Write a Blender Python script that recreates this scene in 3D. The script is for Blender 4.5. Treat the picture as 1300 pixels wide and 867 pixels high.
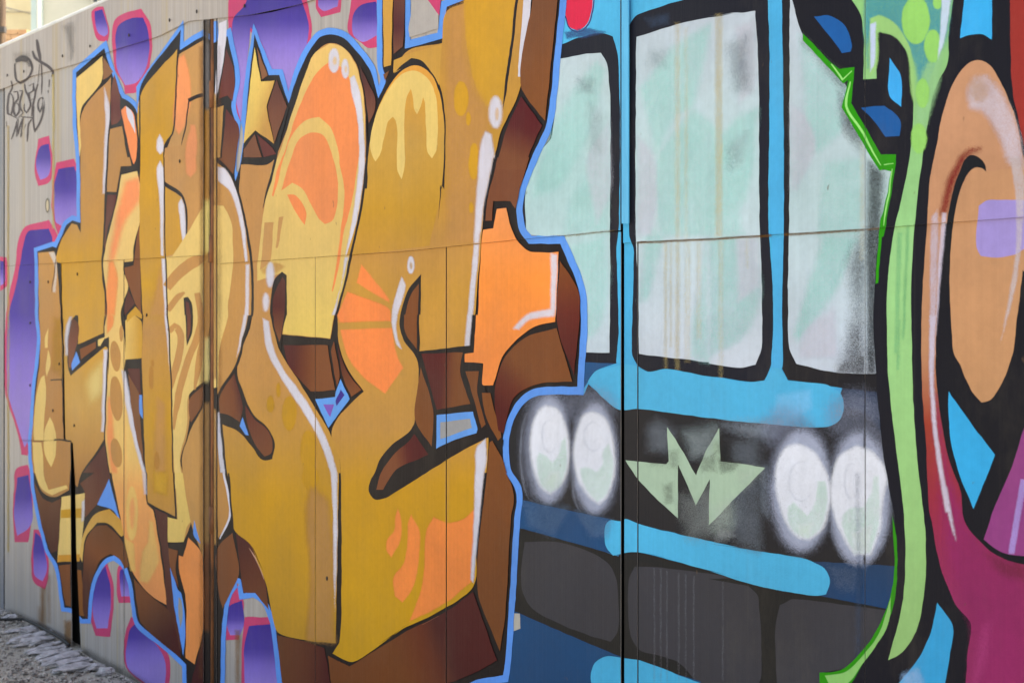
import bpy, bmesh, math, random
import numpy as np
from mathutils import Vector, noise as mnoise
from mathutils.geometry import delaunay_2d_cdt

random.seed(7)
rng = np.random.default_rng(7)
scene = bpy.context.scene
for o in list(bpy.data.objects):
    bpy.data.objects.remove(o)

# ------------------------------------------------------------------ camera
F_PX, CX, HORIZON = 1900.0, 650.0, 380.0          # photograph is 1300 x 867
PHI = math.atan2(F_PX, 1360.0)                      # wall vanishing point 1360 px left of centre
EYE, WALL_D = 1.6, 2.38                             # eye height, distance to the wall plane (y = WALL_D)
FWD = (-math.sin(PHI), math.cos(PHI))
RGT = (math.cos(PHI), math.sin(PHI))
cam = bpy.data.cameras.new("camera")
cam.sensor_width = 36.0
cam.lens = 36.0 * F_PX / 1300.0
cam.shift_y = -(433.5 - HORIZON) / 1300.0
cam.clip_start, cam.clip_end = 0.05, 3000
cam.dof.use_dof = True
cam.dof.focus_distance = 3.9
cam.dof.aperture_fstop = 7.0
camo = bpy.data.objects.new("camera", cam)
scene.collection.objects.link(camo)
camo.location = (0, 0, EYE)
camo.rotation_euler = (math.pi / 2, 0, PHI)
scene.camera = camo

# ------------------------------------------------------------------ light
SUN_DIR = Vector((0.30, 0.50, 1.0)).normalized()   # towards the sun: behind the wall
world = bpy.data.worlds.new("World")
scene.world = world
world.use_nodes = True
wn = world.node_tree.nodes
sky = wn.new('ShaderNodeTexSky')
sky.sky_type = 'NISHITA'
sky.sun_disc = False
sky.sun_elevation = math.asin(SUN_DIR.z)
sky.sun_rotation = math.atan2(SUN_DIR.x, SUN_DIR.y)
sky.air_density, sky.dust_density, sky.ozone_density = 1.0, 3.5, 1.0
world.node_tree.links.new(sky.outputs[0], wn['Background'].inputs[0])
wn['Background'].inputs[1].default_value = 0.13
sun = bpy.data.lights.new("sun", 'SUN')
sun.energy, sun.angle, sun.color = 4.0, math.radians(0.5), (1.0, 0.95, 0.87)
suno = bpy.data.objects.new("sun", sun)
scene.collection.objects.link(suno)
suno.rotation_euler = SUN_DIR.to_track_quat('Z', 'Y').to_euler()
vs = scene.view_settings
vs.view_transform, vs.look, vs.gamma, vs.exposure = 'Standard', 'None', 1.0, 1.95
vs.use_white_balance = True                        # camera white balance set for open shade
vs.white_balance_temperature, vs.white_balance_tint = 8100, 7
vs.use_curve_mapping = False
try:
    scene.cycles.transparent_max_bounces = 48
except Exception:
    pass

# ------------------------------------------------------------------ helpers
def lin(c):
    c = np.asarray(c, float) / 255.0
    return np.where(c <= 0.04045, c / 12.92, ((c + 0.055) / 1.055) ** 2.4)
ALB = 0.80
def wallpt(px, py, off=0.0):
    """photo pixel -> (x, z) on the plane y = WALL_D - off"""
    a = (np.asarray(px, float) - CX) / F_PX
    b = (HORIZON - np.asarray(py, float)) / F_PX
    rx, ry = FWD[0] + RGT[0] * a, FWD[1] + RGT[1] * a
    t = (WALL_D - off) / ry
    return t * rx, EYE + t * b
def topline(x, k=318.0): return HORIZON - k * (x + 710.0) / 710.0
def botline(x, k=388.0): return HORIZON + k * (x + 710.0) / 710.0

def link(o, parent=None):
    scene.collection.objects.link(o)
    if parent is not None:
        o.parent = parent
    return o
def tag(o, label, cat, group=None, kind=None):
    if label: o["label"] = label
    if cat: o["category"] = cat
    if group: o["group"] = group
    if kind: o["kind"] = kind
    return o
def mesh_obj(name, verts, faces, mat, parent=None, smooth=False):
    me = bpy.data.meshes.new(name)
    me.from_pydata([tuple(v) for v in verts], [], [tuple(f) for f in faces])
    if mat: me.materials.append(mat)
    if smooth:
        me.polygons.foreach_set("use_smooth", [True] * len(me.polygons))
    me.update()
    return link(bpy.data.objects.new(name, me), parent)
def empty(name, loc=(0, 0, 0)):
    o = bpy.data.objects.new(name, None)
    o.location = loc
    return link(o)

# ------------------------------------------------------------------ materials
def new_mat(name):
    m = bpy.data.materials.new(name)
    m.use_nodes = True
    nt = m.node_tree
    return m, nt, nt.nodes, nt.links, nt.nodes['Principled BSDF']
def N(nodes, t, **kw):
    n = nodes.new(t)
    for k, v in kw.items(): setattr(n, k, v)
    return n
def world_pos(nodes, links, scale):
    g = N(nodes, 'ShaderNodeNewGeometry')
    mp = N(nodes, 'ShaderNodeMapping')
    mp.inputs['Scale'].default_value = scale
    links.new(g.outputs['Position'], mp.inputs['Vector'])
    return mp.outputs[0]
def noise_fac(nodes, links, scale, sc=1.0, detail=3.0, rough=0.55):
    n = N(nodes, 'ShaderNodeTexNoise')
    n.inputs['Scale'].default_value = sc
    n.inputs['Detail'].default_value = detail
    n.inputs['Roughness'].default_value = rough
    links.new(world_pos(nodes, links, scale), n.inputs['Vector'])
    return n.outputs['Fac']
def math_n(nodes, links, op, a, b=None, clamp=False):
    n = N(nodes, 'ShaderNodeMath', operation=op, use_clamp=clamp)
    for i, v in enumerate((a, b)):
        if v is None: continue
        if isinstance(v, (int, float)): n.inputs[i].default_value = v
        else: links.new(v, n.inputs[i])
    return n.outputs[0]
def map_n(nodes, links, fac, lo, hi, a, b):
    n = N(nodes, 'ShaderNodeMapRange')
    n.inputs[1].default_value, n.inputs[2].default_value = lo, hi
    n.inputs[3].default_value, n.inputs[4].default_value = a, b
    links.new(fac, n.inputs[0])
    return n.outputs[0]
def mixc(nodes, links, fac, a, b, mode='MIX'):
    n = N(nodes, 'ShaderNodeMix', data_type='RGBA', blend_type=mode)
    for i, v in ((0, fac), (6, a), (7, b)):
        if isinstance(v, (int, float)): n.inputs[i].default_value = v
        elif isinstance(v, (tuple, list, np.ndarray)): n.inputs[i].default_value = tuple(v)[:3] + (1,)
        else: links.new(v, n.inputs[i])
    return n.outputs[2]

def sheet_relief(nt, nodes, links, bsdf, amount=1.0):
    """oil-canning of thin sheet metal, fine vertical rolling lines, orange peel"""
    big = noise_fac(nodes, links, (1.6, 1.0, 0.9), 1.6, 1.0)
    ribs = noise_fac(nodes, links, (150, 1.0, 0.8), 1.0, 2.0)
    fine = noise_fac(nodes, links, (1, 1, 1), 260.0, 2.0)
    h = math_n(nodes, links, 'MULTIPLY', big, 0.034 * amount)
    h = math_n(nodes, links, 'ADD', h, math_n(nodes, links, 'MULTIPLY', ribs, 0.0005))
    h = math_n(nodes, links, 'ADD', h, math_n(nodes, links, 'MULTIPLY', fine, 0.00035))
    b = N(nodes, 'ShaderNodeBump')
    b.inputs['Strength'].default_value = 1.0
    b.inputs['Distance'].default_value = 1.0
    links.new(h, b.inputs['Height'])
    links.new(b.outputs[0], bsdf.inputs['Normal'])

def paint_mat(name, translucent):
    m, nt, nodes, links, bsdf = new_mat(name)
    at = N(nodes, 'ShaderNodeAttribute', attribute_name='Col')
    streak = noise_fac(nodes, links, (95, 1, 1.1), 1.0, 4.0, 0.65)
    blot = noise_fac(nodes, links, (1, 1, 1), 3.2, 4.0, 0.6)
    fine = noise_fac(nodes, links, (1, 1, 1), 55.0, 3.0, 0.7)
    v = math_n(nodes, links, 'MULTIPLY', map_n(nodes, links, streak, 0.25, 0.75, 0.95, 1.04),
               map_n(nodes, links, blot, 0.25, 0.75, 0.84, 1.13))
    v = math_n(nodes, links, 'MULTIPLY', v, map_n(nodes, links, fine, 0.25, 0.75, 0.95, 1.05))
    hsv = N(nodes, 'ShaderNodeHueSaturation')
    hsv.inputs['Saturation'].default_value = 1.02
    links.new(at.outputs['Color'], hsv.inputs['Color'])
    links.new(v, hsv.inputs['Value'])
    # washed dust runs: thin pale vertical marks
    dust = noise_fac(nodes, links, (38, 1, 0.35), 1.0, 5.0, 0.7)
    dm = map_n(nodes, links, dust, 0.60, 0.85, 0.0, 0.06)
    col = mixc(nodes, links, dm, hsv.outputs[0], lin((168, 156, 140)) * ALB)
    # uneven coats: broad thin patches where the undercoat shows through
    coat = noise_fac(nodes, links, (1, 1, 0.45), 7.0, 5.0, 0.7)
    cm = map_n(nodes, links, coat, 0.54, 0.76, 0.0, 0.06)
    col = mixc(nodes, links, cm, col, lin((150, 138, 118)) * ALB)
    # tiny scuffs and chips
    sc = noise_fac(nodes, links, (1, 1, 0.6), 42.0, 2.0, 0.5)
    sm = map_n(nodes, links, sc, 0.755, 0.80, 0.0, 0.55)
    col = mixc(nodes, links, sm, col, lin((105, 82, 62)) * ALB)
    links.new(col, bsdf.inputs['Base Color'])
    links.new(map_n(nodes, links, blot, 0.3, 0.7, 0.50, 0.66), bsdf.inputs['Roughness'])
    bsdf.inputs['Specular IOR Level'].default_value = 0.12
    sheet_relief(nt, nodes, links, bsdf)
    if translucent:
        grain = noise_fac(nodes, links, (1, 1, 1), 420.0, 2.0, 0.7)
        cloud = noise_fac(nodes, links, (1, 1, 1), 14.0, 3.0, 0.6)
        a = at.outputs['Alpha']
        k = math_n(nodes, links, 'MULTIPLY', a, math_n(nodes, links, 'SUBTRACT', 1.0, a))
        g = map_n(nodes, links, grain, 0.25, 0.75, -0.6, 0.6)
        c = map_n(nodes, links, cloud, 0.25, 0.75, -0.5, 0.5)
        d = math_n(nodes, links, 'MULTIPLY', k, math_n(nodes, links, 'ADD', g, c))
        cov = math_n(nodes, links, 'ADD', a, d, True)
        # fine droplets: the mist is made of tiny opaque specks
        sn = N(nodes, 'ShaderNodeVectorMath', operation='SNAP')
        links.new(world_pos(nodes, links, (1, 1, 1)), sn.inputs[0])
        sn.inputs[1].default_value = (0.0004, 10.0, 0.0004)
        wnz = N(nodes, 'ShaderNodeTexWhiteNoise', noise_dimensions='3D')
        links.new(sn.outputs[0], wnz.inputs['Vector'])
        links.new(math_n(nodes, links, 'GREATER_THAN', cov, wnz.outputs['Value']), bsdf.inputs['Alpha'])
    return m
PAINT = paint_mat("spray_paint", False)
SOFT = paint_mat("spray_paint_mist", True)

def sheet_mat(name, base, rust=0.25):
    m, nt, nodes, links, bsdf = new_mat(name)
    streak = noise_fac(nodes, links, (60, 1, 0.7), 1.0, 4.0, 0.65)
    blot = noise_fac(nodes, links, (1, 1, 1), 2.4, 5.0, 0.65)
    col = mixc(nodes, links, map_n(nodes, links, streak, 0.3, 0.7, 0, 1), lin(base) * ALB * 0.76, lin(base) * ALB * 1.12)
    col = mixc(nodes, links, map_n(nodes, links, blot, 0.45, 0.75, 0, 0.45), col, lin((150, 146, 150)) * ALB)
    # yellowish water runs
    run = noise_fac(nodes, links, (16, 1, 0.25), 1.0, 3.0, 0.6)
    col = mixc(nodes, links, map_n(nodes, links, run, 0.58, 0.72, 0, 0.7), col, lin((172, 150, 105)) * ALB)
    ru = noise_fac(nodes, links, (9, 1, 3), 1.0, 6.0, 0.75)
    col = mixc(nodes, links, map_n(nodes, links, ru, 0.66, 0.74, 0, rust), col, lin((118, 74, 42)) * ALB)
    links.new(col, bsdf.inputs['Base Color'])
    bsdf.inputs['Roughness'].default_value = 0.5
    bsdf.inputs['Specular IOR Level'].default_value = 0.35
    sheet_relief(nt, nodes, links, bsdf)
    return m
M_SHEET = sheet_mat("weathered_grey_sheet", (172, 165, 162))
M_SHEET_DARK = sheet_mat("blue_grey_sheet", (128, 130, 140), 0.4)
M_FASCIA = sheet_mat("pale_fascia_sheet", (176, 165, 158), 0.4)
def simple(name, c, rough=0.6, c2=None, sc=(8, 8, 8), lo=0.4, hi=0.62, metal=0.0, bump=0.0):
    m, nt, nodes, links, bsdf = new_mat(name)
    if c2 is None: c2 = tuple(int(v * 0.8) for v in c)
    f = noise_fac(nodes, links, sc, 1.0, 6.0, 0.7)
    links.new(mixc(nodes, links, map_n(nodes, links, f, lo, hi, 0, 1), lin(c) * ALB, lin(c2) * ALB), bsdf.inputs['Base Color'])
    bsdf.inputs['Roughness'].default_value = rough
    bsdf.inputs['Metallic'].default_value = metal
    if bump:
        b = N(nodes, 'ShaderNodeBump')
        b.inputs['Distance'].default_value = bump
        links.new(f, b.inputs['Height']); links.new(b.outputs[0], bsdf.inputs['Normal'])
    return m
M_RUST = simple("rusty_post", (156, 96, 54), 0.8, (84, 52, 34), (60, 60, 9), 0.35, 0.65, 0, 0.002)
M_SLATE = simple("slate_flange", (98, 98, 108), 0.6, (140, 104, 60), (40, 40, 4), 0.5, 0.62)
M_DARK = simple("dark_interior", (38, 28, 24), 0.9, (24, 20, 18))
M_CYANSTRIP = simple("cyan_strip", (70, 188, 240), 0.5, (60, 170, 222), (40, 40, 3))

# ------------------------------------------------------------------ ground
def ground_mat():
    m, nt, nodes, links, bsdf = new_mat("dusty_gravel_ground")
    a = noise_fac(nodes, links, (1, 1, 1), 2.2, 6.0, 0.65)
    b = noise_fac(nodes, links, (1, 1, 1), 60.0, 5.0, 0.75)
    col = mixc(nodes, links, map_n(nodes, links, a, 0.35, 0.65, 0, 1), (0.46, 0.43, 0.38), (0.33, 0.305, 0.265))
    col = mixc(nodes, links, map_n(nodes, links, b, 0.5, 0.68, 0, 0.8), col, (0.48, 0.46, 0.43))
    col = mixc(nodes, links, map_n(nodes, links, b, 0.45, 0.3, 0, 0.7), col, (0.06, 0.055, 0.05))
    links.new(col, bsdf.inputs['Base Color'])
    bsdf.inputs['Roughness'].default_value = 0.95
    bp = N(nodes, 'ShaderNodeBump')
    bp.inputs['Distance'].default_value = 0.02
    links.new(b, bp.inputs['Height']); links.new(bp.outputs[0], bsdf.inputs['Normal'])
    return m
M_GROUND = ground_mat()
def ground_h(x, y):
    d = max(0.0, WALL_D - y)
    return 0.02 * mnoise.noise(Vector((x * 1.3, y * 1.3, 0))) * min(1, d * 1.5 + .3) + 0.010 * mnoise.noise(Vector((x * 5, y * 5, 3))) - 0.012
gx = np.concatenate([[-1500, -400, -100, -40, -25, -18], np.arange(-14, 3.01, 0.12), [5, 9, 20, 60, 300, 1500]])
gy = np.concatenate([[-1500, -300, -60, -20, -8, -4], np.arange(-2, 2.61, 0.12), [3.5, 6, 12, 30, 80, 300, 1500]])
gv = [(x, y, ground_h(x, y) if (-14 <= x <= 3 and -2 <= y <= 2.6) else -0.012) for y in gy for x in gx]
nx = len(gx)
gf = [(j * nx + i, j * nx + i + 1, (j + 1) * nx + i + 1, (j + 1) * nx + i) for j in range(len(gy) - 1) for i in range(nx - 1)]
ground = mesh_obj("ground", gv, gf, M_GROUND, None, True)
ground["kind"] = "structure"

# ------------------------------------------------------------------ the sheet metal wall
wx0, _ = wallpt(300, 500)
wall = empty("metal_fence", (float(wx0), WALL_D, 0))
tag(wall, "long sheet metal wall sprayed with orange graffiti letters and a painted blue bus front", "wall")
W_INV = Vector((float(wx0), WALL_D, 0))

# panels: (name, pixel polygon, offset function(u,v), material)
PAN = []
def upper_seam(x):
    xs = [-300, 0, 262, 262.1, 275, 520, 600, 660, 788, 790, 808, 900, 1100, 1300, 2600]
    ys = [356, 338, 324, 324, 335, 318.5, 310, 304, 292.5, 309, 307, 303, 290.5, 275.5, 190]
    return float(np.interp(x, xs, ys))
def fascia_seam(x):
    xs = [-300, 0, 9, 40, 66, 95, 150, 200, 240, 258, 290, 331, 354, 396]
    ys = [222, 114, 111, 97, 90, 82, 62, 47, 27, 25.5, 22, 18, 14, 1]
    if x > 396: return 1 - 0.345 * (x - 396)
    return float(np.interp(x, xs, ys))
def span(fn, x0, x1, n=14): 
    return [(x, fn(x)) for x in np.linspace(x0, x1, n)]
def panel(name, poly, base, tilt_u=0.0, tilt_v=0.0, mat=None):
    poly = np.array(poly, float)
    u, v = wallpt(poly[:, 0], poly[:, 1])
    uc, vc = float(u.mean()), float(v.mean())
    PAN.append(dict(name=name, poly=poly, mat=mat or M_SHEET,
                    off=lambda U, V, b=base, tu=tilt_u, tv=tilt_v, uc=uc, vc=vc: b + tu * (U - uc) + tv * (V - vc)))
bl = lambda x: botline(x, 392.0)
# fascia
panel("fascia_sheet", span(topline, -300, 2600, 3) + span(fascia_seam, 2600, 258, 40) + span(fascia_seam, 257.9, -300, 60), 0.010, 0, 0, M_FASCIA)
fs = lambda x: fascia_seam(x) + 0.3
us = lambda x: upper_seam(x) - 0.0
ls = lambda x: upper_seam(x) + 0.35
# left neighbour
panel("steel_sheet", span(fs, -300, 4.6) + [(4.6, bl(4.6)), (-300, bl(-300))], -0.004, 0, 0, M_SHEET_DARK)
# bay one
panel("steel_sheet", span(fs, 6, 258) + span(us, 258, 6), 0.003, 0.0006, 0.0)
gl = [(77, ls(77)), (77, 400), (79.4, 440), (79.6, 483), (80.6, 557), (90, 560), (89.5, 620), (90, 700), (91.5, bl(91.5))]
gr = [(77.7, ls(77.7)), (78.6, 400), (81, 440), (81.8, 483), (83, 557), (92.5, 562), (95.5, 610), (97, 700), (103, bl(103))]
panel("steel_sheet", [(6, ls(6))] + gl + [(6, bl(6))], -0.001, -0.002, 0.002)
panel("steel_sheet", [(157, ls(157)), (157, bl(157))] + gr[::-1], -0.003, 0.002, 0.0)
panel("steel_sheet", [(157.8, ls(157.8)), (258, ls(258)), (258, bl(258)), (157.8, bl(157.8))], -0.001, 0.003, 0.0)
panel("post_flange", [(258.4, fs(258)), (266.3, fs(266)), (266.3, bl(266)), (258.4, bl(258))], -0.004, 0, 0, M_SLATE)
panel("steel_sheet", [(271.4, fs(271)), (274.6, fs(274)), (274.6, bl(274)), (271.4, bl(271))], 0.0, 0, 0)
# bay two
panel("steel_sheet", span(fs, 276, 787.5, 30) + span(us, 787.5, 276, 30), 0.003, 0.0005, 0.0)
panel("steel_sheet", span(ls, 276, 400) + [(400, bl(400)), (276, bl(276))], -0.001, 0.002, 0)
panel("steel_sheet", span(ls, 400.5, 566) + [(566, bl(566)), (400.5, bl(400))], -0.001, 0, 0)
panel("steel_sheet", span(ls, 567.2, 788.2) + [(787.8, bl(788)), (567.2, bl(567))], 0.0, 0.001, 0)
# bay three
panel("steel_sheet", span(fs, 791.2, 1098, 4) + span(us, 1098, 791.2), 0.003, 0.0, 0.0)
panel("steel_sheet", span(fs, 1098.6, 2600, 4) + span(us, 2600, 1098.6), 0.0055, 0.0, 0.0)
panel("steel_sheet", span(ls, 792.6, 809) + [(809, bl(809)), (792.6, bl(793))], -0.002, 0, 0)
panel("steel_sheet", span(ls, 810.6, 1098) + [(1098, bl(1098)), (810.6, bl(811))], -0.001, 0.001, 0)
panel("steel_sheet", span(ls, 1098.6, 2600) + [(2600, bl(2600)), (1098.6, bl(1098))], 0.0015, 0, 0)

def pip(poly, P):
    x, y = P[:, 0], P[:, 1]
    inside = np.zeros(len(P), bool)
    a, b = poly, np.roll(poly, -1, 0)
    for (x1, y1), (x2, y2) in zip(a, b):
        if y1 == y2: continue
        c = ((y1 > y) != (y2 > y)) & (x < (x2 - x1) * (y - y1) / (y2 - y1) + x1)
        inside ^= c
    return inside
def sdist(poly, P):
    d = np.full(len(P), 1e9)
    a, b = poly, np.roll(poly, -1, 0)
    for p, q in zip(a, b):
        e = q - p
        L = (e @ e) or 1e-9
        t = np.clip(((P - p) @ e) / L, 0, 1)
        d = np.minimum(d, np.hypot(*(P - p - t[:, None] * e).T))
    return np.where(pip(poly, P), -d, d)

def world_verts(P, off, pan):
    """pixels -> world on the panel plane, lifted by off"""
    u, v = wallpt(P[:, 0], P[:, 1])
    o = pan['off'](u, v) + off
    u, v = wallpt(P[:, 0], P[:, 1], o)
    return np.stack([u, WALL_D - o, v], 1)

for pn in PAN:
    P = pn['poly']
    co, ed, fa, _, _, _ = delaunay_2d_cdt([Vector(p) for p in P], [(i, (i + 1) % len(P)) for i in range(len(P))], [], 0, 1e-5)
    co = np.array([tuple(c) for c in co]); tri = np.array([tuple(f) for f in fa])
    tri = tri[pip(P, co[tri].mean(1))]
    Wf = world_verts(co, 0.0, pn)
    back = Wf + np.array([0, 0.0016, 0])
    n = len(co)
    area = np.cross(co[tri[:, 1]] - co[tri[:, 0]], co[tri[:, 2]] - co[tri[:, 0]])
    tri = np.where(area[:, None] > 0, tri[:, ::-1], tri)      # image y down -> face the camera side
    faces = [tuple(t) for t in tri[:, ::-1]] + [tuple(t + n) for t in tri]
    # rim
    cnt = {}
    for t in tri[:, ::-1]:
        for i in range(3):
            a, b = int(t[i]), int(t[(i + 1) % 3])
            if (b, a) in cnt: cnt.pop((b, a))
            else: cnt[(a, b)] = 1
    faces += [(b, a, a + n, b + n) for (a, b) in cnt]
    vv = np.concatenate([Wf, back]) - np.array(W_INV)
    mesh_obj(pn['name'], vv, faces, pn['mat'], wall)

def box_world(name, x0, x1, y0, y1, z0, z1, mat, parent=None, origin=None):
    o = Vector((0, 0, 0)) if origin is None else origin
    v = [(x - o[0], y - o[1], z - o[2]) for x in (x0, x1) for y in (y0, y1) for z in (z0, z1)]
    f = [(0, 1, 3, 2), (4, 6, 7, 5), (0, 4, 5, 1), (2, 3, 7, 6), (0, 2, 6, 4), (1, 5, 7, 3)]
    return mesh_obj(name, v, f, mat, parent)
U = lambda x: float(wallpt(x, 500)[0])
TOPZ = float(wallpt(0, topline(0))[1])
box_world("backing_frame", U(-300), U(2600), WALL_D + 0.05, WALL_D + 0.16, -0.03, TOPZ - 0.02, M_DARK, wall, W_INV)
# rounded folded top edge
def tube(name, pts, r, mat, parent=None, origin=None, n=10, rfun=None):
    o = Vector((0, 0, 0)) if origin is None else Vector(origin)
    pts = [Vector(p) for p in pts]
    V, Fc = [], []
    for i, p in enumerate(pts):
        t = (pts[min(i + 1, len(pts) - 1)] - pts[max(i - 1, 0)]).normalized()
        a = t.orthogonal().normalized() if abs(t.z) > 0.95 else t.cross(Vector((0, 0, 1))).normalized()
        b = t.cross(a)
        rr = r if rfun is None else r * rfun(i)
        for k in range(n):
            g = 2 * math.pi * k / n
            V.append(tuple(p + a * rr * math.cos(g) + b * rr * math.sin(g) - o))
    for i in range(len(pts) - 1):
        for k in range(n):
            Fc.append((i * n + k, i * n + (k + 1) % n, (i + 1) * n + (k + 1) % n, (i + 1) * n + k))
    Fc.append(tuple(range(n - 1, -1, -1))); Fc.append(tuple((len(pts) - 1) * n + k for k in range(n)))
    return mesh_obj(name, V, Fc, mat, parent, True)
M_BEAD = simple("pale_edge", (225, 222, 218), 0.4, (200, 196, 190), (3, 3, 3))
tube("top_bead", [(x, WALL_D + 0.012 , TOPZ + 0.004 + 0.004 * math.sin(x * 1.3)) for x in np.linspace(U(-300), U(2600), 40)], 0.017, M_BEAD, wall, W_INV, 14)
# rusty post in the first joint, with its slate flange
zt = float(wallpt(264, 26)[1])
def strip_px(name, x0, x1, y0f, y1f, offf, mat, thick=0.004, n=2):
    pts = []
    for x in np.linspace(x0, x1, n): pts.append((x, y0f))
    V, Fc = [], []
    for i, x in enumerate(np.linspace(x0, x1, n)):
        for y in (y0f(x), y1f(x)):
            o = offf(i / (n - 1))
            u, v = wallpt(x, y, o)
            V.append((float(u) - W_INV[0], -o, float(v)))
    for i in range(n - 1):
        Fc.append((2 * i, 2 * i + 1, 2 * i + 3, 2 * i + 2))
    o = mesh_obj(name, V, Fc, mat, wall)
    md = o.modifiers.new("thickness", 'SOLIDIFY'); md.thickness = thick; md.offset = 0
    return o
tube("door_post", [(U(268.7), WALL_D + 0.007, -0.02), (U(268.7), WALL_D + 0.007, zt * 0.5), (U(268.7), WALL_D + 0.007, zt)], 0.0105, M_RUST, wall, W_INV, 16)
strip_px("cover_strip", 789.6, 798.4, lambda x: topline(x, 310), lambda x: 284.0, lambda t: 0.012, M_CYANSTRIP, 0.003)
for hy in (120, 316, 660):
    hz = float(wallpt(268.7, hy)[1])
    tube("hinge", [(U(268.7), WALL_D + 0.005, hz - 0.05), (U(268.7), WALL_D + 0.005, hz + 0.05)], 0.0145, M_RUST, wall, W_INV, 14)
# dark rivets / screw heads
M_RIVET = simple("rusty_rivet", (60, 48, 42), 0.7)
for rx, ry in ((9, 96), (79, 71.5), (114, 59), (163.5, 45), (215, 26), (249.5, 15), (30, 91), (38, 410), (38, 489), (67, 521), (94, 540), (228, 205), (75, 462), (186, 400), (98, 348), (61, 358), (38, 358), (310, 8), (415, 734)):
    pr = [p for p in PAN if pip(p['poly'], np.array([[rx, ry]], float))[0]]
    if not pr: continue
    c = world_verts(np.array([[rx, ry]], float), 0.0045, pr[0])[0]
    bm = bmesh.new(); bmesh.ops.create_uvsphere(bm, u_segments=8, v_segments=5, radius=1.0)
    for v in bm.verts: v.co = Vector((v.co.x * 0.0045, v.co.y * 0.003, v.co.z * 0.0075))
    me = bpy.data.meshes.new("rivet"); bm.to_mesh(me); bm.free(); me.materials.append(M_RIVET)
    ro = link(bpy.data.objects.new("rivet", me), wall)
    ro.location = Vector(c) - W_INV

# ------------------------------------------------------------------ mural: traced shapes
TILE = dict(A=(0, 0, 4.335), B=(0, 200, 4.335), C=(0, 400, 4.335), D=(0, 600, 3.247),
            E=(150, 0, 4.335), F=(150, 200, 4.335), G=(150, 400, 4.335), H=(150, 600, 3.247),
            I=(320, 0, 4.335), J=(320, 200, 4.335), K=(320, 400, 4.335), L=(320, 600, 3.247),
            M=(500, 0, 4.335), N=(500, 200, 4.335), O=(500, 400, 4.335), Q=(480, 600, 3.247),
            R=(640, 0, 2.89), S=(600, 280, 2.89), T=(640, 567, 2.89), U=(900, 0, 2.89), V=(900, 280, 2.89),
            W=(900, 567, 2.89), X=(1050, 0, 3.468), Y=(1050, 200, 3.468), Z=(1050, 400, 3.468), ZZ=(1050, 617, 3.468),
            aa=(780, 520, 4.335), bb=(640, 480, 4.337), cc=(960, 500, 3.61), dd=(0, 40, 5.78), ee=(450, 60, 4.815), ff=(200, 320, 2.89), gg=(130, 560, 3.61), hh=(1160, 150, 4.815), ii=(2, 45, 6.2), P=(0, 0, 1.0))
def pts(s):
    out, t, buf = [], TILE['P'], []
    for w in s.replace('|', ' ').split():
        if w in TILE: t = TILE[w]; continue
        buf.append(float(w))
        if len(buf) == 2:
            out.append((t[0] + buf[0] / t[2], t[1] + buf[1] / t[2])); buf = []
    return np.array(out)
def smooth_poly(P, closed=True, corner=48, step=3.0):
    n = len(P)
    if n < 3: return P
    res = []
    T = np.zeros_like(P)
    sharp = np.zeros(n, bool)
    for i in range(n):
        a, b, c = P[i - 1] if (closed or i > 0) else P[i], P[i], P[(i + 1) % n] if (closed or i < n - 1) else P[i]
        d1, d2 = b - a, c - b
        l1, l2 = np.hypot(*d1), np.hypot(*d2)
        if l1 < 1e-6 or l2 < 1e-6: T[i] = d1 + d2; sharp[i] = not closed; continue
        ang = math.degrees(math.acos(np.clip(d1 @ d2 / (l1 * l2), -1, 1)))
        if ang > corner: sharp[i] = True
        T[i] = (d1 / l1 * l2 + d2 / l2 * l1) / (l1 + l2)      # unit-ish tangent
        T[i] /= max(1e-6, np.hypot(*T[i]))
    for i in range(n if closed else n - 1):
        p, q = P[i], P[(i + 1) % n]
        L = np.hypot(*(q - p))
        lp = np.hypot(*(P[i] - P[i - 1])); ln = np.hypot(*(P[(i + 2) % n] - q))
        m0 = (q - p) if sharp[i] else T[i] * min(L, 1.6 * lp)
        m1 = (q - p) if sharp[(i + 1) % n] else T[(i + 1) % n] * min(L, 1.6 * ln)
        k = 1 if (sharp[i] and sharp[(i + 1) % n]) else int(np.clip(L / step, 1, 10))
        for t in np.arange(k) / k:
            h = (2*t**3-3*t**2+1, t**3-2*t**2+t, -2*t**3+3*t**2, t**3-t**2)
            res.append(h[0]*p + h[1]*m0 + h[2]*q + h[3]*m1)
    if not closed: res.append(P[-1])
    return np.array(res)
def offset_poly(P, w_m):
    """mitred outward offset by w_m metres on the wall (pixel space, local scale)"""
    area = 0.5 * np.sum(P[:, 0] * np.roll(P[:, 1], -1) - np.roll(P[:, 0], -1) * P[:, 1])
    s = 1.0 if area > 0 else -1.0
    out, n = [], len(P)
    for i in range(n):
        d1 = P[i] - P[i - 1]; d2 = P[(i + 1) % n] - P[i]
        d1 = d1 / (np.hypot(*d1) + 1e-9); d2 = d2 / (np.hypot(*d2) + 1e-9)
        n1 = np.array([d1[1], -d1[0]]) * s; n2 = np.array([d2[1], -d2[0]]) * s
        m = n1 + n2; m /= max(0.25, np.hypot(*m))
        k = min(1.9, 1.0 / max(0.35, m @ n1))
        sc = 0.3415 * (P[i][0] + 710)
        v = m * k * w_m * sc
        v[0] *= 0.78
        out.append(P[i] + v)
    return np.array(out)
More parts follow.
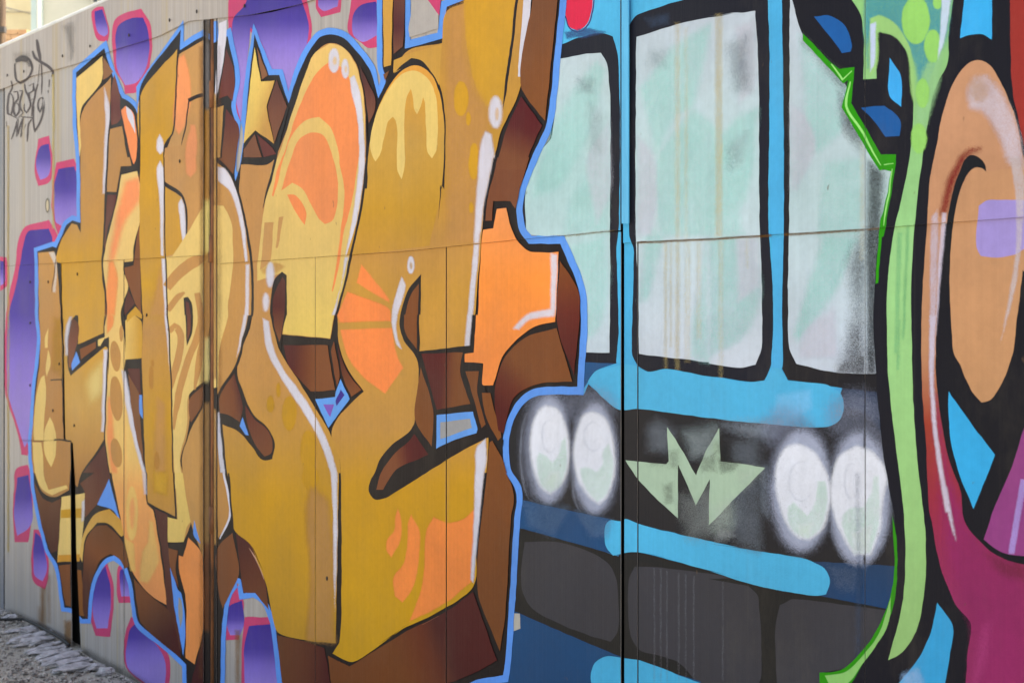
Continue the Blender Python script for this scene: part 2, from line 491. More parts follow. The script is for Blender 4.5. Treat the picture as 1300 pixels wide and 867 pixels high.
def ribbon(s, w, taper=(1, 1)):
    P = smooth_poly(pts(s) if isinstance(s, str) else s, False, 60)
    d = np.gradient(P, axis=0); d /= np.maximum(1e-6, np.hypot(d[:, 0], d[:, 1]))[:, None]
    nn = np.stack([-d[:, 1], d[:, 0]], 1)
    n = len(P)
    t = np.linspace(0, 1, n)
    k = np.minimum(1, np.minimum(taper[0] + (1 - taper[0]) * t * 4, taper[1] + (1 - taper[1]) * (1 - t) * 4))[:, None]
    return np.concatenate([P + nn * w / 2 * k, (P - nn * w / 2 * k)[::-1]])
def ell(tile, cx, cy, rx, ry, rot=0, n=26):
    t = TILE[tile]
    a = np.linspace(0, 2 * math.pi, n, endpoint=False)
    r = math.radians(rot)
    x, y = rx * np.cos(a), ry * np.sin(a)
    return np.stack([t[0] + (cx + x * math.cos(r) - y * math.sin(r)) / t[2], t[1] + (cy + x * math.sin(r) + y * math.cos(r)) / t[2]], 1)

LAYERS = []     # (bbox, level)
STEP_M = 0.00003
def level_for(bb):
    l = 1
    for b, k in LAYERS:
        if k >= l and b[0] < bb[2] and b[2] > bb[0] and b[1] < bb[3] and b[3] > bb[1]:
            l = k + 1
    LAYERS.append((bb, l))
    return l
def colour(P, col):
    """flat colour or gradient: ('g', p0, p1, [(t, rgb), ...])"""
    if isinstance(col[0], str):
        p0, p1 = np.array(col[1], float), np.array(col[2], float)
        e = p1 - p0
        t = np.clip(((P - p0) @ e) / (e @ e), 0, 1)
        t = t
        st = col[3]
        ts = [s[0] for s in st]
        return np.stack([np.interp(t, ts, [lin(s[1])[k] for s in st]) for k in range(3)], 1)
    return np.repeat(lin(col)[None], len(P), 0)
PBB = [(p['poly'].min(0), p['poly'].max(0)) for p in PAN]
def paint(name, shape, col, parent=None, smooth=True, soft=0.0, alpha=1.0, grid=None, corner=48, label=None):
    P = pts(shape) if isinstance(shape, str) else np.asarray(shape, float)
    if smooth and isinstance(shape, str): P = smooth_poly(P, True, corner)
    P = wobble(P, 2.2 if soft else 1.0)
    core = P
    if soft:
        lo, hi = P.min(0) - soft * 0.6, P.max(0) + soft * 0.6
        P = np.array([(lo[0], lo[1]), (hi[0], lo[1]), (hi[0], hi[1]), (lo[0], hi[1])])
        grid = grid or float(np.clip(soft / 3.0, 1.6, 7))
    elif isinstance(col[0], str) and grid is None:
        grid = 7.0
    lo, hi = P.min(0), P.max(0)
    V = [tuple(p) for p in P]; n0 = len(P)
    Ed = [(i, (i + 1) % n0) for i in range(n0)]
    cand = []
    for k, pn in enumerate(PAN):
        a, b = PBB[k]
        if a[0] > hi[0] or b[0] < lo[0] or a[1] > hi[1] or b[1] < lo[1]: continue
        cand.append(k)
        Q = pn['poly']
        for p, q in zip(Q, np.roll(Q, -1, 0)):
            if max(p[0], q[0]) < lo[0] - 2 or min(p[0], q[0]) > hi[0] + 2 or max(p[1], q[1]) < lo[1] - 2 or min(p[1], q[1]) > hi[1] + 2: continue
            i = len(V); V += [tuple(p), tuple(q)]; Ed.append((i, i + 1))
    if grid:
        g = max(grid, math.sqrt((hi[0] - lo[0]) * (hi[1] - lo[1]) / 9000.0))
        X, Yy = np.meshgrid(np.arange(lo[0] + g / 2, hi[0], g), np.arange(lo[1] + g / 2, hi[1], g))
        X[::2] += g * 0.25
        G = np.stack([X.ravel(), Yy.ravel()], 1)
        if soft:
            G = G[sdist(core, G) < soft * 0.62]
        else:
            G = G[pip(P, G)]
        V += [tuple(p) for p in G]
        if soft:
            V += [tuple(p) for p in core]
            dd = np.roll(core, -1, 0) - np.roll(core, 1, 0)
            dd /= np.maximum(1e-6, np.hypot(dd[:, 0], dd[:, 1]))[:, None]
            nn = np.stack([dd[:, 1], -dd[:, 0]], 1) * soft * 0.5
            for R_ in (core + nn, core - nn):
                sd = np.abs(sdist(core, R_))
                V += [tuple(p) for p in R_[sd > soft * 0.4]]
            P = np.array([(lo[0] - 1, lo[1] - 1), (hi[0] + 1, lo[1] - 1), (hi[0] + 1, hi[1] + 1), (lo[0] - 1, hi[1] + 1)])
    co, _, fa, _, _, _ = delaunay_2d_cdt([Vector(p) for p in V], Ed, [], 0, 1e-4)
    co = np.array([tuple(c) for c in co]); tri = np.array([tuple(f) for f in fa])
    cen = co[tri].mean(1)
    tri = tri[pip(P, cen)]; 
    A = np.ones(len(co)) * alpha
    if soft:
        t = np.clip(0.5 - sdist(core, co) / soft, 0, 1)
        A = alpha * t * t * (3 - 2 * t)
        tri = tri[(A[tri].max(1) > 0.004) & (sdist(core, co[tri].mean(1)) < soft * 0.5)]
    if not len(tri): return None
    cen = co[tri].mean(1)
    lv = level_for((lo[0], lo[1], hi[0], hi[1]))
    off = 0.0005 + lv * STEP_M
    RGB = colour(co, col) * ALB
    VV, FF, CC = [], [], []
    base = 0
    done = np.zeros(len(tri), bool)
    for k in cand:
        m = pip(PAN[k]['poly'], cen) & ~done
        if not m.any(): continue
        done |= m
        tt = tri[m]
        used, inv = np.unique(tt, return_inverse=True)
        inv = inv.reshape(tt.shape)
        W = world_verts(co[used], off, PAN[k]) - np.array(W_INV)
        ar = np.cross(co[tt[:, 1]] - co[tt[:, 0]], co[tt[:, 2]] - co[tt[:, 0]])
        inv = np.where(ar[:, None] > 0, inv[:, ::-1], inv)
        VV.append(W); FF.append(inv[:, ::-1] + base if False else inv + base)
        CC.append(np.concatenate([RGB[used], A[used, None]], 1)); base += len(used)
    if not VV: return None
    VV = np.concatenate(VV); FF = np.concatenate(FF); CC = np.concatenate(CC)
    me = bpy.data.meshes.new(name)
    me.from_pydata(VV.tolist(), [], FF.tolist())
    at = me.color_attributes.new("Col", 'FLOAT_COLOR', 'POINT')
    at.data.foreach_set("color", CC.astype(np.float32).ravel())
    me.materials.append(SOFT if (soft or alpha < 1) else PAINT)
    me.update()
    o = link(bpy.data.objects.new(name, me), wall if parent is None else parent)
    if label: o["label"] = label
    return o
def wobble(P, skip):
    """hand-sprayed edges are never ruler straight: small coherent wander"""
    out = []
    for p, q in zip(P, np.roll(P, -1, 0)):
        k = int(np.clip(np.hypot(*(q - p)) / (5.0 * skip), 1, 60))
        for t in np.arange(k) / k:
            r = p + (q - p) * t
            a = Vector((r[0] / 13.0, r[1] / 17.0, 0.3)); b = Vector((r[0] / 13.0, r[1] / 17.0, 9.7))
            c = Vector((r[0] / 5.0, r[1] / 6.0, 4.0))
            out.append((r[0] + 0.75 * mnoise.noise(a) + 0.3 * mnoise.noise(c), r[1] + 0.85 * mnoise.noise(b)))
    return np.array(out)
def vgrad(y0, y1, *stops): return ('g', (0, y0), (0, y1), stops)
def ggrad(p0, p1, *stops): return ('g', p0, p1, stops)

OC, TAN, CREAM, ORG = (203, 151, 48), (197, 143, 84), (229, 195, 122), (252, 146, 86)
BRN, DRED, BLK, BLUE = (128, 74, 42), (84, 24, 22), (30, 22, 23), (92, 154, 240)
PINK, PUR, LIL, WHT = (203, 70, 116), (74, 60, 160), (160, 140, 218), (216, 214, 230)
BROWNSH = (112, 66, 40)

#@@MURAL
def cell(outer, inner, y0, y1):
    c = paint("painted_cell", outer, PINK, corner=65)
    paint("cell_fill", inner, vgrad(y0, y1, (0, (62, 46, 146)), (0.4, (76, 60, 158)), (0.68, (130, 110, 202)), (1, (154, 132, 214))), c, corner=65)
cell("P 116.5 14 122 10 131.5 9 138.5 39 137 53 124.5 52 120 41.5", "P 120 15 130 12.5 136.5 34.5 136 44 132.5 47 126 44 121 30", 12, 50)
cell("P 147.5 24 179 11 190.5 30 191.5 76 188 92 177.5 104 174 116.5 159 120 157 108.5 146.5 90 144 69", "P 150 34 170.5 23 182 23 188 39 189 69 184.5 90 173 105 159 108.5 150 92 147.5 64.5", 22, 105)
cell("P 48.5 176.5 62 173 66.5 200 65.7 216 63.4 231 48.4 236.4 44.5 223 45 200", "P 51.5 186 62 183 64 200 63.5 216 60 225 51 229 46.5 216 47 197", 180, 232)
cell("P 71.5 207 94 202 99 214 100 276 80 292 75 302 70 286 66 269 66.5 234.5", "P 74 215 94.5 211.5 99 225 99.5 274 92 276 78.5 287.5 71.5 283 68.7 257.5 69 234.5", 212, 285)
cell("P 32.5 288 62 279.5 73 303 60 320 50 400 47 450 43 500 40 558 35 578 27 577 24 557 7 500 6 490 6 420 8 396 18 345", "P 36 293.5 62 290 67 304 60 320 50 400 47 450 43 480 39 555 31 568 27 555 9.5 497 8.5 480 8.5 430 10.5 400 19.6 366 32 299", 320, 520)
cell("P 0 326 8 327 10 338 8 364 0 369.5", "P 0 331 6 332 6.5 350 5 360 0 363", 330, 362)
cell("P 22 594 35 590 38 600 41.5 631 38.5 674 35.5 688 18.5 688 17 671 18 618", "P 22 606 36 603 40 631 37.5 669 21.5 680 18.5 661.5 20 624.5", 600, 680)
cell("P 43 672 49 672 60 701.5 61 732.5 57 748 43 738.5 40 717 41.5 686", "P 45 676 50 680 58 705 59 725 54 737 45 731 42.5 710 43 690", 676, 737)
cell("P 135.5 712 143 738.5 143 781.5 140 808 121.5 806 115.5 785 115 754 124 725", "P 134 718 140 745 140 772.5 137 797 123 797 118.5 782 118.5 754 125 730", 722, 800)
cell("P 151 718 155.5 716 170 748 170 765 151 765 148 751", "P 153 723 156 721 167 748 167 757 154 757 152 745", 722, 757)
cell("P 166.5 783 178 788 214 832 214 880 206 880 160 846 160 800", "P 166 797 172 792 209 836 208 880 190 870 162 846 162 810", 780, 850)
cell("P 291 -30 380 -30 392 12 395.5 35 393 60 370 120 345 95 330 60 318 40 310 100 306 158 298 130 300 110 290 40", "P 297 22 309 9 318 -20 374 -20 385 8 391 28 391.5 46 386 70 366 118 358 90 345 95 330 50 318 35 312 100 306 158 298 120 294 50", -10, 85)
cell("P 402 -20 436.5 -20 432 16 407.5 22 402 11.5", "P 404 -18 433 -18 428.5 9 410 14 405 9", -18, 14)
cell("P 448 -20 484 -20 482 60 467.5 61 458 54 442 41.5 443.5 21", "P 451.5 14 458.5 7 477 2 482 14 482 44 458.5 53 449 46 447 30", 2, 55)
cell("P 287 778 294 748 300 738 309 762 303 812 287 812", "P 290 770 307 762 310 790 305 806 292 806 288 795", 770, 808)
cell("P 311 783 346 783 352 830 358 880 306 880 308 806", "P 316 794 346 792 352 830 358 880 310 880 311 815", 795, 872)

# ---- the painted bus
NAVY, CY, DBLUE = (26, 28, 46), (66, 184, 240), (24, 70, 116)
bus = paint("painted_bus", "P 735 -190 1130 -330 1130 600 | P 1140 1000 1020 1330 648 1130 | P 648 870 653 740 664 622 652 598 646 566 654 530 664 512 680 502 736 507 740 500 740 355 716 302 684 300 667 295 | P 662 268 666 244 682 202 698 175 702 150 711 69 719 10", vgrad(-200, 700, (0, (80, 188, 238)), (.5, (68, 182, 234)), (.8, (62, 172, 226)), (1, (52, 160, 214))), smooth=False, label="front of a blue bus sprayed on the wall")
paint("bus_band", "P 630 500 742 500 | S 425 600 480 650 540 692 600 690 867 717 | V 0 722 440 755 | V 490 610 690 620 720 867 | W 750 300 740 450 | P 1150 730 | W 400 430 200 390 0 355 | T 660 325 430 270 | P 790 672 640 648", (38, 36, 40), bus)
paint("bus_band", "T 40 190 430 275 430 400 40 310", (26, 76, 124), bus)
paint("bus_band", "W 380 420 740 440 730 610 560 590 400 545", vgrad(700, 770, (0, (40, 66, 98)), (1, (26, 66, 110))), bus)
paint("bus_band", "V 490 612 620 620 650 800 560 700 490 680", (40, 56, 84), bus, soft=6, alpha=.9)
paint("bus_band", "S 402 520 530 522 450 556 425 590 405 620", (34, 84, 134), bus)
paint("bus_grille", "T 20 300 60 300 420 400 443 385 490 385 700 440 867 480 | W 0 455 200 515 400 545 680 600 640 750 500 900 | P 1040 1000 860 960 | T 440 780 420 770 60 615 10 590", (34, 33, 34), bus)
for s in ("T 75 350 200 350 385 430 410 480 415 680 390 715 280 680 100 590 70 540 65 420", "T 480 440 540 440 867 480 | W 0 485 150 515 175 540 185 600 190 850 170 900 | P 900 880 | T 640 790 490 740 468 700 455 600 460 480", "W 260 580 300 560 668 602 600 740 500 810 420 826 412 850 380 900 250 900 245 650"):
    paint("grille_opening", s, (62, 61, 68), bus)
paint("bus_band", "T 10 590 60 612 420 766 500 790 720 860 850 1200 -40 1000 -10 867", (24, 74, 120), bus)
paint("bus_stripe", "T 318 840 340 785 380 768 440 775 490 780 720 867 867 920 | P 1040 960 1040 1010 940 980 | T 440 950 340 920", (66, 180, 228), bus)
paint("letter_detail", "T 22 610 58 612 60 665 25 678", (186, 180, 172), bus)
def smear(s, c, soft, alpha): paint("spray_smudge", s, c, bus, soft=soft, alpha=alpha)
# windows
WINF = (26, 27, 40)
wf = paint("window_frame", "R 207 165 290 135 360 122 398 135 415 190 425 500 418 867 | S 528 100 535 400 526 525 400 520 | S 405 220 335 60 200 52 | R 78 867 62 800 70 700 | R 110 590 165 510 195 200", WINF, bus)
p1 = paint("window_pane", "R 205 217 300 199 355 195 375 230 387 330 390 560 388 867 | S 505 40 503 485 405 485 405 220 335 60 195 52 | R 80 862 82 690 130 560 170 510 195 260", vgrad(70, 460, (0, (188, 207, 218)), (.4, (174, 212, 216)), (1, (194, 209, 224))), bus, label="pale windscreen pane beside the orange letters")
paint("window_frame", "R 457 300 458 95 480 62 560 30 640 5 760 -30 867 -45 | U 0 -40 215 -60 222 200 220 867 | V 232 200 235 430 225 540 200 590 150 590 0 570 | S 640 552 600 525 585 495 590 100 | R 460 867", WINF, bus)
p2 = paint("window_pane", "R 485 137 640 90 867 46 | U 0 60 170 42 180 200 187 867 | V 193 200 190 480 170 530 120 540 0 525 | S 867 520 700 500 610 490 605 200 | R 483 867", vgrad(20, 470, (0, (194, 208, 224)), (.4, (184, 212, 220)), (1, (200, 210, 226))), bus, label="large middle windscreen pane with rust runs")
paint("window_frame", "U 268 -60 350 -60 420 100 700 600 710 867 | V 700 0 690 240 680 600 690 640 500 615 430 605 290 585 266 540 266 300 275 0", (30, 28, 34), bus)
p3 = paint("window_pane", "U 297 0 302 -40 330 95 350 140 500 310 635 625 690 620 680 867 | V 665 40 650 250 612 560 580 562 450 555 320 525 297 480 290 300 295 0", vgrad(30, 470, (0, (194, 208, 224)), (.5, (184, 211, 219)), (1, (198, 209, 226))), bus, label="windscreen pane beside the green edge")
MINT = (154, 213, 210)
for s, a in (("R 260 320 340 230 370 260 300 520 180 700 110 720 140 580", .75), ("S 350 100 480 60 500 200 460 400 410 440 410 220", .7), ("R 250 720 380 600 380 860 220 860", .5),
             ("R 500 330 620 170 760 90 740 200 690 400 640 420 560 560", .8), ("R 570 867 560 600 690 400 830 500 867 480 867 867", .7), ("U 0 600 110 430 180 400 120 760 0 867", .75),
             ("S 640 0 700 60 640 290 610 300", .7), ("S 860 60 867 520 800 500 800 430 840 200", .6), ("V 0 60 130 40 190 250 130 420 0 500", .6),
             ("U 330 130 500 300 540 420 400 560 310 600 350 420", .7), ("U 420 600 560 580 560 867 400 867", .6), ("V 420 60 560 60 480 230 330 440 310 420", .8)):
    smear(s, MINT, 12, a * 0.66)
for s, a in (("R 310 560 385 440 385 720 340 820", .45), ("R 540 560 560 700 540 860 490 860 490 500", .5), ("U 100 100 165 80 165 330 110 380", .5), ("V 350 420 460 320 470 500 330 500", .6), ("V 100 60 180 60 185 240 110 300", .4), ("U 300 380 330 400 390 520 320 700 300 700", .5)):
    smear(s, (206, 208, 226), 9, a)
# sooty overspray on the panes
for s, c, so, a in (("R 270 290 330 300 320 340 275 335", (90, 110, 116), 16, .35), ("R 540 190 590 190 590 240 530 240", (100, 126, 130), 18, .3), ("U 75 170 140 130 150 330 100 330", (60, 66, 76), 22, .35),
                    ("U 70 540 140 480 120 600 80 620", (70, 90, 92), 18, .3), ("R 310 380 360 430 350 560 320 540", (110, 120, 130), 20, .3),
                    ("U 480 340 560 470 560 560 500 480", (44, 50, 56), 17, .62), ("U 585 590 640 640 630 867 | V 610 60 600 300 580 300 575 40 | U 580 867", (40, 46, 52), 13, .72),
                    ("U 350 120 520 300 500 350 340 160", (70, 80, 84), 12, .35),
                    ("V 520 130 575 40 575 560 480 560 530 330", (40, 42, 48), 26, .55), ("V 480 530 580 480 580 565 470 560", (36, 32, 34), 10, .6), ("V 580 20 640 20 610 560 580 560", (38, 44, 50), 8, .7)):
    smear(s, c, so, a)
# rust runs
for x0, x1, y0, y1, a in ((857, 863, 30, 470, .55), (869, 873, 36, 460, .4), (908, 917, 18, 300, .7), (843, 847, 308, 480, .6), (850, 853, 308, 440, .6), (858, 862, 308, 470, .55), (872, 876, 308, 460, .4), (884, 890, 308, 430, .35), (912, 918, 303, 520, .35), (1092, 1097, 180, 330, .4), (947, 950, 300, 340, .4)):
    paint("rust_run", np.array([(x0, y0), (x1, y0), (x1 - .3, y1), (x0 + .3, y1)]), (206, 186, 126), bus, soft=5, alpha=a * .48)
for s in (ribbon("P 809 308.5 850 306.5 900 304 950 301 1098 292", 2.2), ribbon("P 1100 291.5 1180 285 1240 282", 2.0)):
    paint("rust_run", s, (122, 86, 44), bus, soft=2.5, alpha=.75)
paint("rust_run", ribbon("P 1210 283.5 1260 280.5 1330 273", 2.4), (84, 56, 36), bus, soft=2.0, alpha=.9)
paint("rust_run", ribbon("P 668 303 720 299 780 293", 1.6), (130, 110, 70), bus, soft=2.5, alpha=.6)
paint("bus_lamp", "R 230 -60 226 60 240 100 270 115 300 95 320 40 326 -60", (228, 52, 84), bus, label="red lamp painted above the bus window")
paint("lamp_outline", ribbon("R 224 60 240 104 270 119 304 98 324 40 330 0", 1.6), (70, 50, 110), bus)
smear("R 222 120 300 106 370 118 300 136 230 142", (52, 86, 140), 4, .8)
smear("R 520 70 600 55 600 85 540 100", (60, 80, 110), 9, .5)
# centre bar and stripes
paint("bus_stripe", "U 220 -60 268 -60 270 300 275 867 | V 268 300 268 540 250 560 232 540 235 400 228 0 | U 224 867 222 200", (70, 178, 234), bus)
paint("bus_stripe", "S 423 590 450 555 520 535 540 530 600 532 640 553 700 545 867 572 | V 0 571 150 592 205 585 232 540 262 540 290 588 440 605 480 630 494 680 480 730 440 755 200 745 0 724 | S 600 690 540 694 480 650", (74, 182, 230), bus, label="light blue stripe under the windscreen")
smear("V 250 640 370 620 380 690 300 720 240 710", (120, 196, 244), 9, .7)
paint("bus_stripe", "T 368 330 372 285 388 270 430 272 445 265 500 285 660 325 867 370 | W 0 355 200 385 380 420 435 460 443 505 430 540 400 546 200 515 0 455 | T 867 482 700 440 490 385 400 397 375 370", (72, 184, 232), bus, label="light blue bumper stripe below the headlamps")
# smoky band
for s, c, a, so in (("aa 240 60 330 120 300 260 200 220 190 100", (120, 128, 140), .42, 22), ("aa 380 120 560 90 520 250 420 260", (130, 144, 150), .5, 22), ("aa 600 80 860 60 860 160 700 150", (140, 150, 165), .45, 20),
                    ("aa 360 500 520 420 640 520 640 680 420 700", (128, 134, 136), .5, 28), ("aa 640 420 760 380 740 640 600 700", (118, 128, 136), .45, 26), ("aa 780 300 860 300 860 600 800 560", (126, 136, 150), .4, 16), ("aa 560 640 700 690 560 720", (150, 156, 160), .5, 14),
                    ("P 920 560 965 555 965 700 935 690", (110, 118, 130), .35, 20)):
    smear(s, c, so, min(.8, a * 1.35))
emb = paint("bus_emblem", "aa 60 278 285 302 300 285 290 95 335 160 450 360 500 230 577 100 582 285 680 295 828 318 680 470 520 635 525 380 450 525 350 300 350 600 200 460 120 370", (172, 198, 176), bus, smooth=False, label="pale green winged M emblem")
for s, a in (("aa 300 230 350 220 350 320 310 320", .4), ("aa 470 260 560 230 560 340 480 340", .45), ("aa 270 420 320 400 320 510 280 520", .4), ("aa 560 260 700 290 660 330 590 350", .5)):
    smear(s, (70, 74, 68), 8, a)
for q_, c_, a_ in (("aa 540 540 650 480 650 640 540 670", (176, 190, 184), .4), ("aa 400 140 560 120 530 240 430 260", (150, 160, 166), .45), ("aa 560 190 640 170 640 270 590 280", (44, 44, 46), .5), ("aa 200 250 300 240 290 300 210 300", (50, 48, 50), .35), ("aa 680 320 800 330 700 430", (190, 206, 194), .35), ("aa 370 470 470 540 420 640 360 600", (120, 124, 126), .4)):
    smear(q_, c_, 18, a_)
for x_, y_, r_ in ((700, 515, 26), (752, 520, 28), (1000, 545, 30), (1085, 530, 34), (1060, 610, 24)):
    paint("lamp_halo", ell('P', x_, y_, r_, r_ * .9), (150, 158, 184), bus, soft=30, alpha=.4)
# headlamps
def ring(tile, cx, cy, rx, ry, c, a, so): paint("lamp_halo", ell(tile, cx, cy, rx, ry), c, bus, soft=so, alpha=a)
HAL = (172, 180, 206)
for t, cx, cy, rx, ry in (('bb', 215, 395, 120, 290), ('bb', 500, 440, 128, 320), ('cc', 205, 430, 150, 300), ('cc', 478, 430, 150, 330)):
    ring(t, cx, cy, rx * 1.0, ry * 1.0, (128, 134, 156), .5, 18)
for t, cx, cy, rx, ry in (('bb', 248, 395, 98, 278), ('bb', 497, 440, 108, 290), ('cc', 208, 440, 120, 262), ('cc', 474, 478, 120, 290)):
    ring(t, cx, cy, rx * 1.16, ry * 1.06, HAL, .9, 14)
for t, cx, cy, rx, ry in (('bb', 165, 420, 75, 260), ('bb', 440, 590, 60, 150)):
    paint("lamp_halo", ribbon(ell(t, cx, cy, rx, ry)[7:19], 3, (.1, .1)), (150, 156, 176), bus, soft=4, alpha=.5)
LW, LM = (230, 234, 248), (182, 218, 204)
for w, m in (("bb 230 155 280 170 325 250 345 350 345 470 310 580 255 630 210 600 170 500 155 380 170 250 200 180", "bb 190 410 215 420 265 465 300 420 320 340 335 330 345 430 330 540 300 600 255 625 215 600 185 520 180 440"),
             ("bb 490 190 545 220 580 300 600 420 590 560 550 660 520 685 470 650 420 560 395 460 395 380 420 260 450 205", "bb 450 490 510 515 540 480 545 400 575 360 600 450 590 560 550 655 515 680 470 640 430 560 420 500"),
             ("cc 190 235 245 260 300 340 322 400 322 520 290 620 240 662 200 655 150 600 115 500 100 400 115 300 150 245", "cc 145 520 170 498 235 558 265 510 285 400 318 400 325 500 290 620 240 662 190 645 150 590"),
             ("cc 460 245 510 260 560 310 585 385 570 480 560 600 520 728 450 732 400 640 375 570 355 500 360 380 390 290", "cc 400 555 430 525 490 518 525 460 540 375 560 380 565 480 560 600 520 728 450 732 405 640 392 590")):
    hp = smooth_poly(pts(w)); hc = hp.mean(0)
    hl = paint("headlamp", hc + (hp - hc) * np.array([1.12, 1.03]), LW, bus, soft=6, alpha=.97)
    paint("headlamp_lens", m, LM, bus, soft=4.0, alpha=.5)
smear("bb 255 520 300 520 290 600 250 615 220 580", (204, 226, 216), 8, .7)
smear("cc 190 600 260 590 240 655 200 650", (204, 226, 216), 8, .7)
smear("cc 440 640 530 600 510 720 450 725", (206, 222, 218), 8, .7)
for t, cx, cy, rx, ry in (('bb', 250, 320, 40, 90), ('bb', 490, 320, 50, 80), ('cc', 205, 400, 55, 90), ('cc', 440, 400, 35, 80)):
    paint("lamp_halo", ribbon(ell(t, cx, cy, rx, ry)[3:22], 2.2, (.2, .2)), (196, 202, 220), bus, soft=3, alpha=.5)
smear("T 70 200 240 220 180 330 90 290", (110, 140, 176), 12, .25)
smear("T 260 230 400 270 380 330 320 330", (110, 140, 176), 10, .28)
smear("W 440 440 560 450 540 540 470 520", (110, 124, 150), 12, .22)
for x in (830, 838, 846, 861, 870, 880, 917):
    paint("spray_smudge", np.array([(x, 715 + (x - 800) * .2), (x + 1.5, 715 + (x - 800) * .2), (x + 1.5, 867), (x, 860)]), (120, 120, 130), bus, soft=2.5, alpha=.28)
paint("spray_smudge", ribbon("W 545 100 550 500 545 867", 5), (70, 90, 120), bus, soft=8, alpha=.3)

# ---- outline of the lettering
BLK_S = """P 132.6 62 96.5 92 97 162 99 182 101 200 102 283 92 279.5 85 285 78.5 299 71.5 315 67 313 47.5 319 48.5 350 48.5 400 51 434
45 487 41.5 538 39.7 566 42 600 43 615 54 671 63 701 72 715 81.5 771 91 772 104.5 785 111.5 785 114 754 121.5 726 135.5 708 145 704.5 157 714
166 735 171 766 175.5 788 215 822 236 843 238 905 279 905 282.5 785 288.5 754 301 732.5 305.5 734 308.5 752.5 322.5 750 336 760 347 785 352 815
362 905 560 905 603 863 638.5 857 641.5 834 648 738 652.5 661 654 621 641.5 600 638.5 566 638.5 557 647.5 524.5 659 506 677.5 493.5 700 491
733 491 734 366 711 309.5 671 309.5 661.5 297 655.7 267 659 244 675 200 692 162.5 707.5 34.5 716 -40 606 -40 596 -2 567 9 562 49.5 514 62 515 -40
485 -40 486 88 489.5 101.5 480 125 470 90 454 67 435 48.5 419 44 407.5 47 396 60 380 92 366 131.5 354.6 95.7 341 95.7 323 44 315 115 309 180
306 205 299 230 297.5 222 302 166 294 136 299 101.5 288.5 46 272 55 257.5 46 228.5 64.5 229.6 38 177.7 113 175.5 149 170.7 136 162.6 129
154.5 124.5 140.7 90"""
bp = pts(BLK_S)
glow = paint("blue_outline", smooth_poly(offset_poly(bp, 0.021), True, 38), BLUE, label="bright blue outline around the orange letters")
black = paint("letter_shadow", smooth_poly(bp, True, 38), BLK)
# openings that show the wall through the outline
def opening(s, c, k, name="outline_gap", par=None): return paint(name, s, c, par or glow, corner=40)

# ---- first letter
L1 = paint("painted_letter", "P 105 141 | A 610 430 605 600 | B 584 0 576 200 567 560 560 640 575 740 575 867 | C 568 100 430 160 430 0 415 0 385 40 370 180 375 290 390 335 | C 395 330 580 170 592 180 578 670 450 867 | P 98 618 93 612 83 557 81 440 77.5 335 70 332 | B 305 560 340 450 395 362 425 370 445 415 445 0", vgrad(120, 610, (0, (186, 136, 86)), (0.33, (193, 141, 74)), (0.42, (204, 152, 56)), (0.68, (204, 155, 72)), (0.8, (206, 160, 88)), (1, (178, 122, 66))), label="first ochre letter of the lettering")
paint("letter_detail", "A 420 430 565 312 560 440 447 602 445 800 | B 440 0 436 -20 | A 425 690", CREAM, L1)
paint("letter_detail", "A 570 318 622 398 606 418 566 442", (140, 96, 66), L1)
paint("highlight", "A 575 480 605 600 600 700 592 867 | B 575 200 565 200 572 0 | A 580 700", WHT, L1, soft=2.5, alpha=.9)
bulge = paint("letter_side", "B 212 520 295 515 306 545 322 700 336 867 | C 340 20 340 350 345 560 350 690 388 700 385 867 | D 285 70 220 100 180 85 140 0 | C 182 867 175 720 190 500 205 370 222 200 215 0 | B 212 600", vgrad(318, 640, (0, (198, 145, 82)), (0.5, (186, 132, 76)), (1, (182, 130, 76))), L1)
paint("letter_detail", "B 270 520 300 520 312 600 305 740 290 740 300 600", (214, 206, 200), L1, soft=2, alpha=.8)
for s in ("C 245 330 252 400 238 690 190 690 185 640 205 420 230 340", "C 180 700 228 700 238 800 240 867 | D 200 70 240 60 275 50 280 62 215 92 175 70 150 20 145 0 | C 190 867", "C 275 560 300 620 303 780 282 835 252 780 245 640", "C 265 70 262 180 248 180 248 120", "C 265 190 278 260 258 340 250 300"):
    paint("letter_detail", s, CREAM, L1)
paint("letter_detail", "C 300 20 340 20 340 340 300 300", (190, 140, 50), L1, soft=10, alpha=.6)
paint("highlight", "C 480 380 560 260 570 420 500 470", (226, 200, 130), L1, soft=16, alpha=.9)
paint("highlight", "C 570 190 590 190 582 500 570 640 558 640 565 400", WHT, L1, soft=3, alpha=.95)
paint("highlight", "C 365 60 385 10 395 10 375 120 372 220 358 220", WHT, L1, soft=3, alpha=.85)
paint("shaded_side", "C 400 15 428 45 426 150 408 215 392 292 378 285 374 180 388 60", vgrad(405, 470, (0, (92, 50, 34)), (.5, (120, 62, 44)), (1, BRN)), L1)
paint("outline_gap", "C 420 200 440 260 400 305 393 275", BLUE, glow)
paint("shaded_side", "C 440 187 528 145 528 180 446 245", BRN, L1)
paint("letter_detail", "C 540 135 578 120 552 170 540 168", CREAM, L1)
paint("shaded_side", "D 140 40 180 108 215 124 252 105 240 320 212 332 178 240", ggrad((44, 620), (74, 690), (0, (110, 66, 40)), (1, (82, 44, 34))), L1)
cr = paint("letter_detail", "D 255 98 350 82 346 200 328 365 236 368 250 160", CREAM, L1)
paint("letter_detail", "D 252 152 348 145 345 185 250 185", OC, L1)
paint("letter_detail", "D 240 340 330 335 328 365 236 368", (214, 150, 60), L1)
paint("highlight", "D 338 120 350 110 346 195 336 200", WHT, L1, soft=2, alpha=.9)
paint("shaded_side", "D 242 382 290 378 292 550 270 545", BRN, L1)
paint("shaded_side", "D 312 398 334 402 352 590 318 585", (140, 84, 40), L1)
